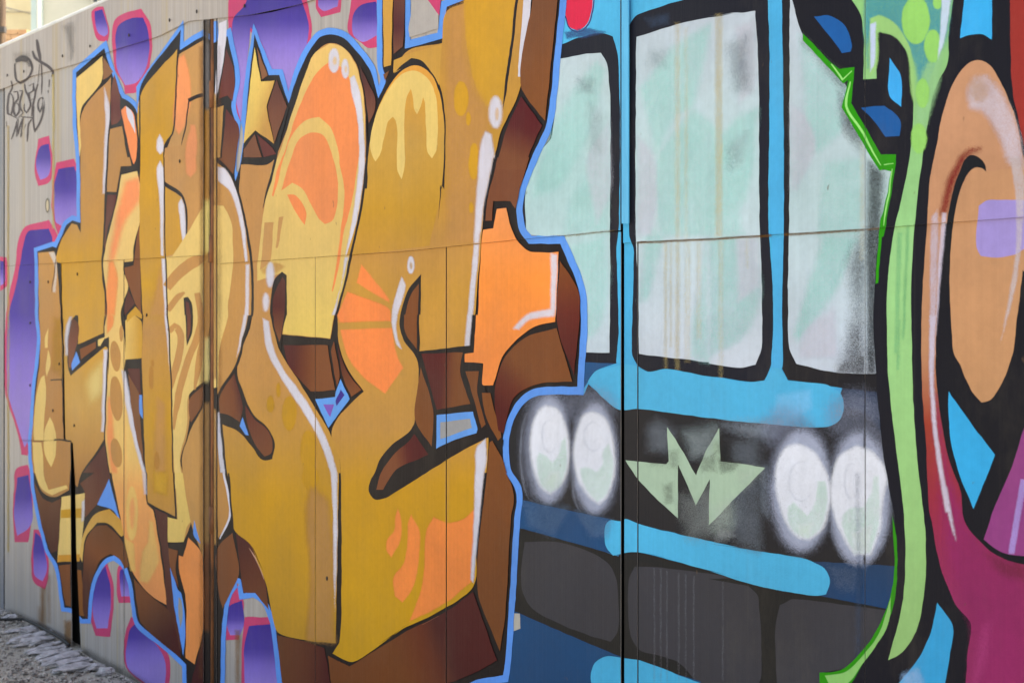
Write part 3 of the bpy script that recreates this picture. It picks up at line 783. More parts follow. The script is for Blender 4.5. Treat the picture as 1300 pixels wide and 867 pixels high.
paint("shaded_side", "D 330 45 388 0 | C 455 867 575 712 600 867 | D 455 18 400 128 350 185 346 75", ggrad((104, 640), (138, 600), (0, (112, 62, 40)), (1, (84, 38, 34))), L1)
paint("outline_gap", "D 450 25 497 205 470 160 400 130", BLUE, glow)
paint("shaded_side", "D 340 480 342 400 360 270 400 218 440 214 500 275 530 385 515 395 490 352 455 335 420 355 385 420 368 500 360 600 348 590", ggrad((108, 740), (160, 690), (0, (82, 40, 30)), (.5, BRN), (1, (110, 66, 38))), L1)
paint("letter_detail", "D 330 345 350 240 400 165 450 150 500 200 516 255 500 262 440 205 400 205 357 262 338 370", ggrad((102, 700), (150, 660), (0, (226, 180, 100)), (1, (204, 152, 70))), L1)

# ---- second letter
L2 = paint("painted_letter", "B 668 95 755 75 768 140 770 340 735 500 732 570 680 575 680 620 705 710 680 790 665 860 | C 670 60 680 90 690 250 685 300 740 640 797 867 | D 600 0 608 130 630 150 690 545 640 520 545 405 510 250 460 0 | C 605 867 578 680 598 300 600 120 575 130 578 0 | B 585 867 585 720 566 610 580 500 640 250", vgrad(210, 770, (0, (232, 196, 128)), (.66, (232, 190, 116)), (.74, (240, 168, 100)), (1, (238, 152, 96))), label="second cream and orange letter")
paint("letter_detail", "B 690 130 765 110 770 230 700 330 630 560 600 570 640 330", (250, 150, 100), L2, soft=9, alpha=.95)
paint("letter_detail", "B 597 575 625 570 645 650 632 867 582 867 590 700", (250, 152, 92), L2, soft=4, alpha=.95)
paint("letter_detail", "C 590 0 625 0 622 60 590 100", (250, 152, 92), L2, soft=3, alpha=.9)
paint("letter_detail", "C 595 450 612 450 625 640 645 867 615 867 588 680", (246, 150, 96), L2, soft=5, alpha=.85)
for e in ((635, 225, 29, 85, -6), (640, 458, 35, 125, -4), (640, 757, 30, 80, -8), (667, 100, 10, 45, 0)):
    paint("letter_detail", ell('C', *e), (190, 138, 80), L2)
paint("highlight", "C 668 300 690 310 750 640 800 867 785 867 705 560", WHT, L2, soft=2.5, alpha=.9)
paint("letter_detail", ell('gg', 135, 330, 27, 126), (234, 190, 112), L2, soft=2.5, alpha=.97)
paint("letter_detail", ell('gg', 136, 330, 12, 70), (240, 160, 104), L2, soft=5, alpha=.85)
paint("letter_detail", "gg 215 362 232 372 246 450 256 560 235 600 205 650 172 640 176 560 190 490 206 470", (234, 186, 112), L2, soft=4, alpha=.9)
paint("letter_detail", "gg 98 440 145 470 152 600 130 592 110 500", (234, 186, 108), L2, soft=3, alpha=.9)
paint("highlight", "D 585 0 600 0 608 90 595 90", WHT, L2, soft=3, alpha=.7)
paint("letter_detail", "A 668 610 690 585 725 610 748 700 752 830 | B 745 20 735 40 720 0 | A 712 830 690 720", (250, 146, 92), L2)
paint("highlight", "A 693 585 720 608 738 665 745 740 730 700 705 655", WHT, L2)
paint("shaded_side", "A 630 412 658 520 660 580 666 655 650 678 612 690 606 600 615 480", vgrad(100, 160, (0, (120, 70, 54)), (.6, (96, 34, 32)), (1, (110, 50, 40))), L2)
paint("letter_detail", "A 606 712 672 697 700 867 | B 712 0 722 48 665 50 640 190 585 190 590 0 | A 596 867", (186, 134, 78), L2)
paint("shaded_side", "B 592 207 640 205 625 290 590 400 580 510 572 490", vgrad(245, 315, (0, (90, 32, 30)), (1, (112, 62, 46))), L2)
paint("letter_detail", "C 690 30 740 0 775 30 782 235 690 245", ggrad((159, 430), (178, 430), (0, (228, 188, 108)), (1, (206, 154, 60))), L2)
paint("letter_detail", "B 745 820 780 867 | C 778 20 740 0 700 40 700 10", (206, 154, 56), L2)
paint("shaded_side", "B 768 352 776 862 745 805 690 640 685 605 735 592 750 470", BRN, L2)
paint("shaded_side", "B 705 730 742 805 690 867 680 862 690 790", (86, 40, 34), L2)
paint("shaded_side", "C 702 296 770 292 775 450 750 450", (86, 34, 30), L2)
paint("shaded_side", "C 705 325 770 455 772 560 792 830 740 620", (124, 76, 46), L2)
paint("outline_gap", "C 765 440 780 440 787 570 770 545", BLUE, glow)
stem = paint("letter_stem", "E 122 532 325 272 296 738 256 800 246 867 | F 247 0 250 150 256 545 268 867 | G 275 0 288 400 300 867 | H 226 0 236 182 122 122 118 0 | G 152 860 140 560 132 235 | G 137 0 | F 135 867 120 540 120 0", vgrad(70, 655, (0, (204, 154, 70)), (.2, OC), (.45, (200, 150, 64)), (.50, (208, 156, 46)), (.6, (192, 140, 80)), (.8, OC), (1, (190, 138, 70))), L2)
paint("letter_detail", "G 215 450 250 480 262 867 205 867 200 700", TAN, L2, soft=8, alpha=.8)
paint("letter_detail", "F 200 760 225 640 250 560 262 700 268 867 180 867", TAN, L2, soft=8, alpha=.85)
for e in (('G', 182, 345, 14, 65), ('G', 213, 800, 14, 50), ('G', 190, 265, 8, 20)):
    paint("letter_detail", ell(*e), (184, 128, 60), L2, soft=2, alpha=.9)
paint("letter_detail", "H 145 0 205 0 200 90 150 80", (214, 164, 60), L2, soft=8, alpha=.8)
for s in ("E 218 760 230 740 245 770 248 830 230 850 215 830", "F 212 60 230 20 248 60 248 540 236 540 226 200", "F 238 556 256 556 270 867 258 867", "G 256 0 272 0 296 350 290 350"):
    paint("highlight", s, WHT, L2, soft=2, alpha=.95)

# ---- third letter
L3 = paint("painted_letter", "E 335 302 467 224 | P 258 52 258 480 | G 467 365 390 432 390 605 342 812 355 867 | H 300 205 270 285 205 285 202 182 244 192 232 0 | G 300 867 292 400 275 0 | F 262 545 258 160 352 220 | E 345 850 388 548 330 540 300 740 | E 262 800 | E 300 740", (196, 145, 88), label="third letter with wood grain stripes")
paint("letter_detail", "E 335 302 467 224 467 520 388 545 350 818 262 828 298 740 328 500", (198, 148, 92), L3)
paint("letter_detail", "E 392 570 467 548 | F 470 280 375 420 370 265 355 210 258 135 250 20 | E 256 815 352 800", (196, 144, 88), L3)
paint("letter_detail", "E 335 320 365 300 395 440 398 560 365 690 335 745 305 690", (246, 156, 104), L3, soft=3, alpha=.95)
paint("letter_detail", "E 400 690 425 690 435 800 | F 430 0 425 80 400 110 380 90 370 30 | E 375 800", (238, 152, 104), L3, soft=3, alpha=.9)
paint("letter_line", ribbon("E 385 555 425 535 468 525", 4.5), BLK, L3)
paint("letter_line", ribbon("E 388 550 372 690 350 800", 1.8, (1, .4)), BLK, L3)
paint("letter_line", ribbon("F 258 140 352 210 370 265 376 530", 2.6, (1, .3)), BLK, L3)
paint("letter_detail", "F 258 162 350 222 362 520 262 540", (202, 150, 62), L3)
paint("highlight", "F 333 250 348 222 362 260 376 530 380 570 368 540", WHT, L3, soft=1.6, alpha=.95)
# wood grain
paint("letter_detail", "F 378 420 470 262 | P 264 260 264 322 | F 380 535 345 540 290 590 265 650 262 545 300 540", CREAM, L3)
paint("letter_detail", "ff 35 60 40 20 100 10 184 5 184 470 165 480 118 520 108 640 82 775 100 867 66 867 48 500 36 200", CREAM, L3)
for st, w in (("ff 34 130 70 85 120 45 184 18", 14), ("ff 38 215 75 165 100 148", 8), ("ff 146 150 158 260 138 330 118 380 92 460 68 580 60 650", 9), ("ff 42 290 66 268 84 300 78 380 60 450 52 500", 9), ("ff 180 40 182 250 164 340 148 430 136 505", 9)):
    paint("letter_detail", ribbon(st, w, (.8, .3)), TAN, L3)
paint("letter_detail", "H 236 0 265 0 300 200 285 220 270 285 205 285 202 182 246 192", (226, 192, 112), L3)
paint("letter_line", "F 362 772 385 765 405 800 412 867 | G 414 0 405 105 378 168 370 0 | F 366 867", BLK, L3)
paint("shaded_side", "F 374 790 390 800 400 867 | G 402 0 396 95 382 140 380 0 | F 376 867", ggrad((236, 385), (246, 430), (0, (90, 34, 30)), (1, (122, 66, 42))), L3)
paint("shaded_side", "G 397 455 468 392 468 470 402 590 396 580", BRN, L3)
paint("letter_detail", "G 467 505 467 867 | H 350 0 350 350 300 205 268 20 | G 355 867 350 805 402 625", (196, 146, 86), L3)
paint("outline_gap", "D 800 195 826 292 800 260", BLUE, glow)
paint("letter_detail", "H 250 340 268 345 290 265 345 335 350 400 350 640 315 790 278 762 276 500 252 400", (240, 150, 88), L3)
paint("shaded_side", "H 150 142 205 168 206 300 240 420 250 560 262 740 240 700 200 545 190 400", (84, 42, 36), L3)
paint("shaded_side", "H 208 310 245 320 238 395 250 470 215 390", BRN, L3)
paint("shaded_side", "D 552 435 640 525 690 560 722 640 748 765 720 742 580 612 565 540", ggrad((180, 760), (220, 800), (0, BRN), (.5, (100, 56, 36)), (1, (74, 26, 26))), L3)
paint("outline_gap", "D 700 388 735 482 746 492 764 640 756 755 735 640 720 560", BLUE, glow)
paint("outline_gap", "D 735 510 745 520 752 600 745 640 735 580", (150, 150, 150), glow)
paint("shaded_side", "H 352 662 352 867 300 867 322 790", (70, 22, 26), L3)
paint("highlight", "E 555 130 598 112 590 250 545 520 530 560 540 400", WHT, L3)
paint("outline_gap", "E 522 120 548 118 545 220 524 240", BLUE, glow)
paint("shaded_side", "E 595 268 640 405 630 562 602 528 552 542", vgrad(62, 130, (0, (90, 42, 40)), (1, (110, 48, 40))), L3)
paint("letter_detail", "E 525 598 580 580 562 867 | F 548 0 530 8 | E 526 867", (196, 146, 84), L3)
paint("shaded_side", "E 594 600 664 702 655 820 | F 645 20 632 95 555 10 | E 572 867", vgrad(145, 200, (0, (92, 36, 38)), (1, (116, 68, 44))), L3)
paint("letter_detail", "F 536 20 600 80 660 200 700 400 727 580 733 867 | G 716 0 690 120 640 280 558 412 545 440 | P 275 480 275 210", (196, 143, 82), L3)
paint("letter_detail", "F 525 265 580 265 618 340 632 480 630 620 605 800 | G 605 0 560 180 552 395 525 400 | P 271 480", CREAM, L3)
paint("highlight", "F 540 50 580 60 640 150 690 350 712 572 700 575 660 320 610 180 545 120", WHT, L3, soft=2, alpha=.95)
paint("highlight", "F 703 586 722 588 718 867 | G 712 0 680 150 650 240 660 180 692 0| F 697 867", WHT, L3, soft=1.5, alpha=.85)
paint("shaded_side", "G 556 462 640 318 660 400 685 510 670 588 600 548 560 538", ggrad((278, 510), (305, 505), (0, BRN), (.7, (120, 66, 40)), (1, (84, 34, 30))), L3)
paint("outline_gap", "G 685 560 718 662 700 660 668 610", BLUE, glow)
paint("shaded_side", "G 698 495 750 570 828 640 850 710 842 760 805 778 755 715 705 570", ggrad((310, 520), (345, 580), (0, (96, 40, 32)), (1, (126, 72, 44))), L3, corner=70)
paint("highlight", "G 530 540 556 532 570 700 588 867 560 867 545 700", WHT, L3, soft=1.5, alpha=.9)
paint("letter_detail", "G 525 560 545 700 560 867 | H 440 0 460 180 412 272 405 0", (190, 138, 80), L3)
paint("highlight", ribbon("H 435 0 458 182 418 272", 2.6, (1, .5)), WHT, L3)
paint("shaded_side", "H 470 248 498 418 470 480 430 560 412 480 414 300", (128, 76, 46), L3)
paint("shaded_side", "H 485 250 540 290 598 420 620 565 565 495 515 492 505 405", ggrad((300, 690), (335, 760), (0, (76, 30, 28)), (1, (112, 62, 40))), L3)
paint("highlight", ribbon("H 540 310 580 380 600 440", 1.6, (.2, .2)), (196, 150, 130), L3)

for y0, y1, c, al in ((30, 60, (92, 84, 80), .97), (55, 150, (104, 100, 102), .97), (140, 262, (168, 122, 66), .95), (255, 322, (206, 184, 116), .95), (322, 430, (150, 106, 56), .9), (430, 492, (196, 178, 122), .9), (486, 512, (34, 26, 26), .95), (512, 700, (146, 108, 66), .9), (690, 800, (112, 66, 40), .8)):
    paint("post_paint", np.array([(258.4, y0), (266.3, y0), (266.3, y1), (258.4, y1)], float), c, L3, soft=9, alpha=al)
for y0, y1 in ((120, 250), (240, 480), (520, 690)):
    paint("post_paint", np.array([(271.4, y0), (274.6, y0), (274.6, y1), (271.4, y1)], float), (190, 142, 82), L3, soft=5, alpha=.95)

for st, al in (("P 255.5 60 256 300 256 600 255 860", .42), ("P 278 60 278 300 279 500", .3)):
    paint("rust_run", ribbon(st, 3.5), (112, 72, 42), L3, soft=6, alpha=al)

# ---- fourth letter
L4 = paint("painted_letter", "F 675 40 845 25 | I 160 790 230 600 290 420 350 290 430 238 500 260 560 330 600 450 622 600 625 867 | J 628 0 600 250 540 540 500 720 455 867 | K 455 0 430 130 165 108 185 0 | J 190 867 190 650 165 632 130 660 105 760 100 867 | K 110 50 150 190 250 350 340 500 430 650 480 780 488 867 | L 358 0 345 700 230 690 100 650 85 600 60 470 0 310 | H 605 420 540 290 482 242 462 60 | G 600 867 575 600 660 640 740 730 800 800 850 790 862 700 830 630 740 540 690 430 655 300 722 80 740 0 | F 745 867 738 590 705 400 668 220", vgrad(200, 830, (0, (194, 140, 86)), (.45, (198, 144, 82)), (.58, (200, 148, 66)), (.68, (202, 150, 46)), (1, (196, 146, 52))), corner=62, label="fourth letter with a tall rounded orange top")
paint("letter_detail", "I 140 867 200 690 290 420 350 290 430 240 500 262 560 340 600 460 618 620 620 867 | J 622 0 595 250 540 530 500 720 452 867 | K 452 0 427 127 170 105 185 0 | J 190 867 190 650 165 632 120 650 28 678 30 600 60 330 110 60", vgrad(55, 430, (0, (232, 192, 118)), (.7, (222, 188, 116)), (1, (232, 200, 110))), L4)
paint("letter_detail", "J 70 360 120 355 92 580 45 618", (198, 148, 92), L4)
paint("letter_detail", "J 150 330 175 325 142 500 130 500", (198, 148, 92), L4)
paint("letter_detail", "J 50 615 130 580 180 600 120 640 60 640", (200, 148, 86), L4, soft=4, alpha=.7)
orange_top = paint("letter_detail", "I 300 500 360 400 430 335 510 390 555 520 580 650 588 867 | J 588 0 545 260 500 430 478 600 445 740 440 735 470 540 500 300 510 200 480 30 | I 480 867 430 700 370 645 300 660 230 730 175 867 | J 150 100 118 218 110 212 130 100 | I 190 800 230 670", (244, 144, 90), L4)
paint("letter_detail", "I 330 730 390 745 430 820 445 867 | J 455 30 470 130 465 280 440 350 400 367 370 340 320 250 270 165 220 140 160 182 200 50 | I 215 867 260 770", (238, 144, 92), L4)
paint("letter_detail", "J 193 203 230 205 280 260 299 310 290 372 250 320", (240, 140, 88), L4)
for e in ((450, 335, 30, 66), (512, 380, 20, 54)):
    paint("highlight", ell('I', *e), WHT, L4, soft=2.5, alpha=.95)
    paint("letter_detail", ell('I', e[0] + 4, e[1] + 2, e[2] * .36, e[3] * .34), (232, 196, 150), L4, soft=2.5, alpha=.8)
for s in ("I 538 430 562 415 585 480 605 600 620 867 | J 622 30 600 200 542 540 515 540 560 280 588 60 | I 590 867 575 620 548 510", "J 512 546 530 550 482 740 456 867 440 867 490 700"):
    paint("highlight", s, WHT, L4, soft=1.8, alpha=.95)
for e in (('J', 100, 645, 22, 68), ('J', 75, 797, 17, 50)):
    paint("highlight", ell(*e), WHT, L4, soft=4, alpha=.9)
paint("highlight", "K 60 20 90 35 110 160 180 310 270 430 350 560 410 680 450 800 468 867 | L 350 50 352 200 348 400 342 570 334 400 332 150 325 0 | K 432 867 400 760 330 610 240 470 150 330 80 190", WHT, L4, soft=2.2, alpha=.95)
for e in (('K', 102, 490, 20, 46), ('K', 205, 540, 40, 96), ('K', 145, 412, 12, 40), ('K', 310, 745, 46, 112), ('L', 315, 180, 18, 55), ('L', 240, 20, 34, 50), ('G', 838, 490, 18, 45)):
    paint("letter_detail", ell(*e), (208, 154, 44), L4, soft=2.5, alpha=.85)
paint("letter_detail", "L 240 60 300 100 330 300 335 640 345 700 225 690 240 400 225 150", (194, 142, 84), L4, soft=10, alpha=.8)
paint("letter_line", "J 165 628 190 648 193 867 | K 190 0 165 112 160 200 112 60 100 -20 | J 98 867 104 760 130 660", BLK, L4)
paint("shaded_side", "J 165 655 180 675 178 867 | K 178 0 158 120 148 150 122 60 115 0 | J 112 867 118 770", vgrad(350, 430, (0, (90, 42, 34)), (.5, (84, 26, 26)), (1, BRN)), L4)
paint("shaded_side", "K 172 165 415 165 455 412 322 420 195 262", ggrad((372, 460), (402, 462), (0, (84, 24, 24)), (1, BRN)), L4)
paint("shaded_side", "K 436 180 450 140 482 340 465 392", (120, 66, 38), L4)
paint("shaded_side", "K 470 160 530 320 602 412 545 450 502 345", ggrad((430, 450), (450, 500), (0, (74, 24, 24)), (1, (130, 74, 42))), L4)
paint("outline_gap", "K 345 462 455 450 458 425 487 350 537 462 420 620", (96, 160, 236), glow)
paint("cell_fill", "K 390 490 450 490 430 560", (130, 90, 190), glow)
paint("cell_fill", "K 458 478 488 408 508 440 465 500", (60, 46, 140), glow)
paint("shaded_side", "L 104 668 240 700 298 722 322 867 330 960 135 960 112 760", ggrad((360, 830), (415, 830), (0, (110, 62, 38)), (.5, (100, 52, 34)), (1, (78, 26, 26))), L4)

# ---- fifth letter
L5 = paint("painted_letter", "I 642 800 700 610 770 470 867 388 | M 0 400 | M 65 290 265 240 295 60 410 5 | P 600 -36 690 -36 | M 757 0 732 250 692 500 580 750 555 867 | N 550 0 500 240 480 480 447 867 | O 430 0 415 170 | O 520 670 510 867 | Q 438 0 405 300 390 470 280 555 100 645 0 705 | L 640 625 400 778 330 742 360 700 366 0 | K 484 800 438 640 560 470 615 420 530 300 475 130 470 0 | J 472 867 540 600 600 280 636 50", vgrad(0, 820, (0, (198, 146, 78)), (.28, (200, 148, 54)), (.38, (198, 145, 78)), (.45, (200, 148, 68)), (.66, (198, 145, 76)), (.75, (206, 152, 46)), (1, (208, 156, 44))), corner=62, label="fifth letter with dripping cream top")
paint("letter_detail", "M 385 0 400 -60 680 -60 668 0 640 250 600 560 500 590 450 480 400 250", (208, 156, 56), L5, soft=2, alpha=.95)
paint("letter_detail", "M 296 70 380 20 385 200 430 450 520 640 500 867 | N 470 200 440 470 290 470 285 0| M 290 400", (198, 144, 86), L5, soft=14, alpha=.75)
for e in (('M', 370, 545, 40, 95), ('M', 410, 655, 13, 36), ('M', 442, 840, 22, 50), ('N', 438, 40, 27, 80), ('N', 425, 275, 12, 30)):
    paint("letter_detail", ell(*e), (212, 158, 52), L5, soft=2, alpha=.95)
paint("letter_detail", "ee 85 580 100 520 155 350 220 228 285 148 350 116 420 125 470 170 508 250 535 350 548 480 548 640 530 867 | P 545 312 440 325 | ee 62 867", vgrad(84, 330, (0, (232, 164, 76)), (.2, (216, 160, 72)), (.4, (202, 156, 76)), (.75, (200, 150, 54)), (1, (200, 148, 66))), L5)
paint("letter_detail", "ee 92 575 110 480 150 370 215 250 290 165 350 145 410 160 460 210 495 290 508 400 508 540 500 640 475 680 448 640 438 500 430 340 420 310 405 370 382 412 365 380 358 300 345 258 325 290 308 380 302 480 308 620 305 740 288 808 265 760 258 640 262 520 250 445 235 425 210 450 180 560 155 660 128 700 108 660", (232, 200, 122), L5, corner=70)
paint("letter_line", "ee 62 867 82 600 98 500 150 340 215 215 265 125 320 78 370 68 430 90 485 150 520 235 545 340 557 480 556 640 548 867 | N 262 150 245 345 254 150 | ee 534 867 548 640 548 480 535 350 508 250 470 170 420 125 350 116 285 148 220 228 155 350 108 500 88 620 76 867", BLK, L5, corner=70)
paint("shaded_side", "ee 25 105 80 210 126 320 126 375 86 470 66 300", vgrad(80, 155, (0, (60, 36, 36)), (.4, (92, 48, 44)), (1, (124, 78, 58))), L5)
paint("letter_line", ribbon("M 678 -20 655 200 620 450 602 600", 3.4, (1, .1)), BLK, L5)
paint("highlight", "M 716 -40 762 -40 757 0 735 200 700 425 682 425 690 300 710 60", WHT, L5)
paint("highlight", ell('M', 560, 620, 36, 88), WHT, L5, soft=5, alpha=.95)
paint("letter_detail", ell('M', 568, 630, 10, 36), (214, 180, 150), L5, soft=3, alpha=.8)
paint("highlight", "M 505 725 535 740 555 867 | N 548 0 500 235 468 472 440 472 452 250 465 60 | M 470 867 482 780", WHT, L5, soft=4, alpha=.9)
paint("highlight", "N 440 478 470 478 435 867 | O 430 0 415 175 388 185 405 0 | N 408 867", WHT, L5, soft=2.5, alpha=.88)
for s in ("J 602 588 755 780 757 800 575 690", "J 525 740 735 820 762 845 765 867 | K 765 32 480 42 468 0 | J 470 867", "K 485 82 768 70 800 230 832 290 733 432 600 330 530 230"):
    paint("letter_detail", s, (252, 142, 84), L5, soft=2, alpha=.97)
paint("highlight", "N 45 655 65 700 20 867 | O 10 60 20 130 45 190 20 170 -5 90 | N -10 867 10 760", WHT, L5, soft=2, alpha=.9)
paint("highlight", ell('N', 95, 592, 19, 48), WHT, L5, soft=2, alpha=.95)
paint("letter_detail", ell('N', 96, 596, 7, 20), (196, 160, 120), L5, soft=2, alpha=.8)
paint("letter_line", "N 150 642 90 712 35 867 | O 30 60 52 130 125 238 110 602 | K 867 640 780 705 700 800 675 867 | L 490 30 483 80 505 108 545 105 700 12 | O 300 790 525 668 500 600 425 165 | O 440 150 440 165 142 198 140 0 | N 147 867", BLK, L5, corner=75)
paint("letter_line", "O 420 160 470 150 495 380 548 605 605 690 600 725 545 695 518 674 450 440", BLK, L5, smooth=False)
paint("shaded_side", "N 138 692 90 762 62 867 | O 55 0 60 85 125 188 128 0 | N 132 867", (128, 72, 36), L5)
paint("shaded_side", "O 152 212 380 205 365 300 420 490 235 520", ggrad((548, 480), (578, 482), (0, (86, 20, 22)), (.45, (90, 26, 24)), (1, (126, 72, 38))), L5)
paint("shaded_side", "O 146 285 215 522 210 722 125 600", (128, 74, 38), L5)
paint("shaded_side", "O 112 655 190 768 0 862 | L 540 70 512 68 530 5 | K 720 850 790 755 867 690", ggrad((500, 580), (530, 575), (0, (130, 74, 46)), (.6, (92, 30, 28)), (1, (84, 22, 24))), L5)
paint("outline_gap", "O 235 550 435 530 460 630 455 650 300 700 235 735", (98, 162, 240), glow)
paint("outline_gap", "O 255 590 420 570 430 622 255 680", (160, 160, 164), glow)
paint("shaded_side", "O 395 308 468 310 460 420 505 600 482 622 430 430", (126, 72, 38), L5)
paint("shaded_side", "O 484 428 530 428 592 672 572 692 530 612 492 500", (128, 74, 38), L5)
paint("shaded_side", "O 540 690 600 800 620 867 | Q 525 0 556 70 546 200 522 600 502 735 410 490 408 380 450 0 | O 512 867 525 700", vgrad(560, 830, (0, (128, 74, 38)), (1, (118, 68, 36))), L5)
og = paint("letter_detail", "N 492 398 548 390 566 285 618 280 655 410 690 470 740 514 | S 250 118 315 116 303 372 240 385 170 430 110 500 75 605 40 605 | O 487 380 492 265 390 258 390 212 440 205 452 0 | N 462 867 482 480", vgrad(265, 490, (0, (240, 152, 96)), (.4, (252, 150, 76)), (1, (252, 148, 84))), L5, label="bright orange arm of the fifth letter")
paint("highlight", "S 288 120 310 128 303 325 300 350 200 370 170 400 150 395 200 345 285 325", WHT, L5, soft=4, alpha=.9)
paint("shaded_side", "S 320 148 385 252 372 570 312 388", vgrad(325, 470, (0, (130, 74, 38)), (.5, (104, 40, 30)), (1, (84, 24, 24))), L5)
paint("shaded_side", "S 108 520 190 432 308 395 366 590 230 602 160 640 112 782 92 770 82 620", ggrad((630, 510), (668, 470), (0, (84, 24, 22)), (.5, (104, 44, 30)), (1, (128, 74, 40))), L5)
paint("shaded_side", "N 572 0 745 0 700 150 670 285 640 240 545 240 540 350 502 350 525 180 | N 540 130", (122, 70, 46), L5)
paint("shaded_side", "R 62 355 138 462 100 545 68 640 | P 667 215 630 215 | R 0 500", ggrad((678, 140), (652, 200), (0, (88, 20, 26)), (.45, (92, 26, 28)), (1, (124, 72, 46))), L5)
paint("shaded_side", "R 105 0 107 -90 210 -90 197 0 150 445 66 330", vgrad(-20, 150, (0, (124, 76, 48)), (1, (132, 78, 40))), L5)
paint("letter_detail", "I 718 -80 777 -80 775 0 765 360 725 372", (204, 154, 76), L5)
paint("shaded_side", "I 780 -80 | M 62 -80 60 60 50 258 | I 778 300", vgrad(0, 70, (0, (100, 54, 44)), (.5, (84, 32, 38)), (1, (120, 74, 54))), L5)
paint("shaded_side", "I 720 412 755 392 730 445", (120, 76, 50), L5)
paint("letter_detail", "I 780 332 867 297 | M 262 246 248 470 205 395 150 335 95 322 40 362 0 405 | I 820 380 778 400", (206, 156, 74), L5)
for s in ("L 600 148 617 210 610 280 575 347 555 320 560 270 585 240 590 180", "L 655 172 687 230 687 350 660 480 620 532 590 510 583 430 625 370 640 300 645 200", "Q 230 183 280 205 350 192 397 150 395 440 280 535 130 612 180 470 200 230"):
    paint("letter_detail", s, (250, 144, 80), L5, soft=2, alpha=.97)
paint("highlight", "O 462 720 505 680 508 800 | Q 438 0 412 250 392 452 384 440 395 200 400 0", WHT, L5, soft=3.2, alpha=.95)
paint("shaded_side", "Q 390 490 490 772 420 812 300 862 150 920 | L 335 950 312 752 400 797 660 640 800 572", ggrad((500, 830), (580, 800), (0, (118, 66, 34)), (.5, (104, 50, 32)), (.75, (78, 30, 28)), (1, (80, 26, 26))), L5)
paint("highlight", ribbon("L 700 625 770 590", 1.6, (.2, .2)), (170, 110, 80), L5)
paint("outline_gap", "M 95 -60 260 -60 248 0 245 160 85 207 80 170 95 60", (178, 172, 170), glow)
paint("outline_gap", "M 185 0 180 -20 262 -20 250 88", PINK, glow, smooth=False)

ink = [("I 198 590 140 810 | J 118 60 88 170 60 280", 3.2, (1, .2)), ("F 556 15 605 72 660 190 702 370 735 580 739 700 737 867 | G 724 20 690 130 655 270 610 345", 3.0, (.8, .8)), ("I 626 640 633 867 | J 632 20 604 250 546 530 505 720 462 867", 3.0, (.4, .9)),
       ("E 120 520 118 867 | F 119 140", 1.8, (.8, .2)), ("A 610 560 602 700 592 867 | B 582 200 570 480 562 600 580 730 584 867 | C 576 60", 2.2, (.5, .6)), ("E 328 290 298 740 256 802 248 867", 2.0, (.8, .5)), ("F 251 0 254 160 258 545", 1.5, (.6, .8)), ("F 262 556 272 867 | G 278 60 292 400 302 867", 1.8, (.8, .8)),
       ("C 592 200 582 480 574 680", 1.8, (.6, .9)), ("B 212 520 300 512", 2.2, (.8, .8)), ("C 388 700 392 867", 1.4, (.6, .6)), ("B 306 560 298 640 282 740", 1.0, (.5, .3)), ("H 120 125 236 185", 2.6, (1, 1)), ("C 350 330 345 120 348 20", 1.2, (.5, .3)), ("H 455 0 468 180 | H 475 245", 2.4, (.8, .8))]
for st, w, tp in ink: paint("letter_line", ribbon(st, w, tp), BLK, black)

# ---- star
star = paint("painted_star", "E 750 262 785 450 862 444 815 590 857 792 755 718 688 792 715 560", ggrad((312, 120), (346, 130), (0, (236, 204, 116)), (.5, (230, 192, 108)), (1, (198, 148, 80))), smooth=False, label="small five-pointed cream star")
paint("shaded_side", "E 762 258 822 416 790 440", (140, 92, 64), star, smooth=False)
paint("shaded_side", "I 135 438 192 590 122 785 84 590", vgrad(100, 180, (0, (84, 40, 40)), (.6, (120, 70, 50)), (1, (124, 78, 54))), star, smooth=False)
paint("shaded_side", "E 690 825 752 740 790 867 690 867", (124, 76, 54), star, smooth=False)
paint("shaded_side", "E 765 740 850 815 867 850 800 867", (100, 42, 38), star, smooth=False)

# ---- green creature and ring to the right
GRN, LGR = (30, 150, 24), (152, 206, 126)
crea = paint("painted_creature", "U 300 -60 305 0 335 95 350 120 450 220 520 260 500 380 640 610 685 600 645 760 635 867 | V 616 120 608 230 603 400 618 640 640 867 | W 652 100 682 260 690 420 670 560 620 680 540 780 420 880 | P 1000 1000 1080 1360 1900 1700 1900 -500 1040 -330", (20, 20, 32), smooth=False, label="black outlined green and peach figure beside the bus")
paint("green_edge", "U 345 125 450 232 480 255 535 248 522 380 632 567 687 567 685 600 662 750 642 867 | V 635 60 620 230 610 232 618 120 628 0 | U 640 780 668 630 640 622 625 627 488 395 513 292 492 306 430 240 345 150", GRN, crea, smooth=False)
for s, w in (("U 450 236 490 292 525 262", 3.2), ("U 520 300 505 390 560 480 630 608", 3.0), ("U 642 606 676 600", 2.6), ("U 672 620 655 740 640 830", 2.0)):
    paint("green_highlight", ribbon(s, w, (.5, .4)), (150, 226, 130), crea)
paint("green_edge", "W 672 250 688 330 690 450 682 560 640 680 580 770 520 867 | P 1070 880 1040 880 | W 405 828 480 820 560 750 640 620 668 540 680 440", (34, 146, 26), crea)
paint("green_highlight", "W 668 548 660 640 620 720 560 800 510 867 | P 1060 880 | W 425 838 500 825 560 770 620 690 650 610", (140, 200, 116), crea)
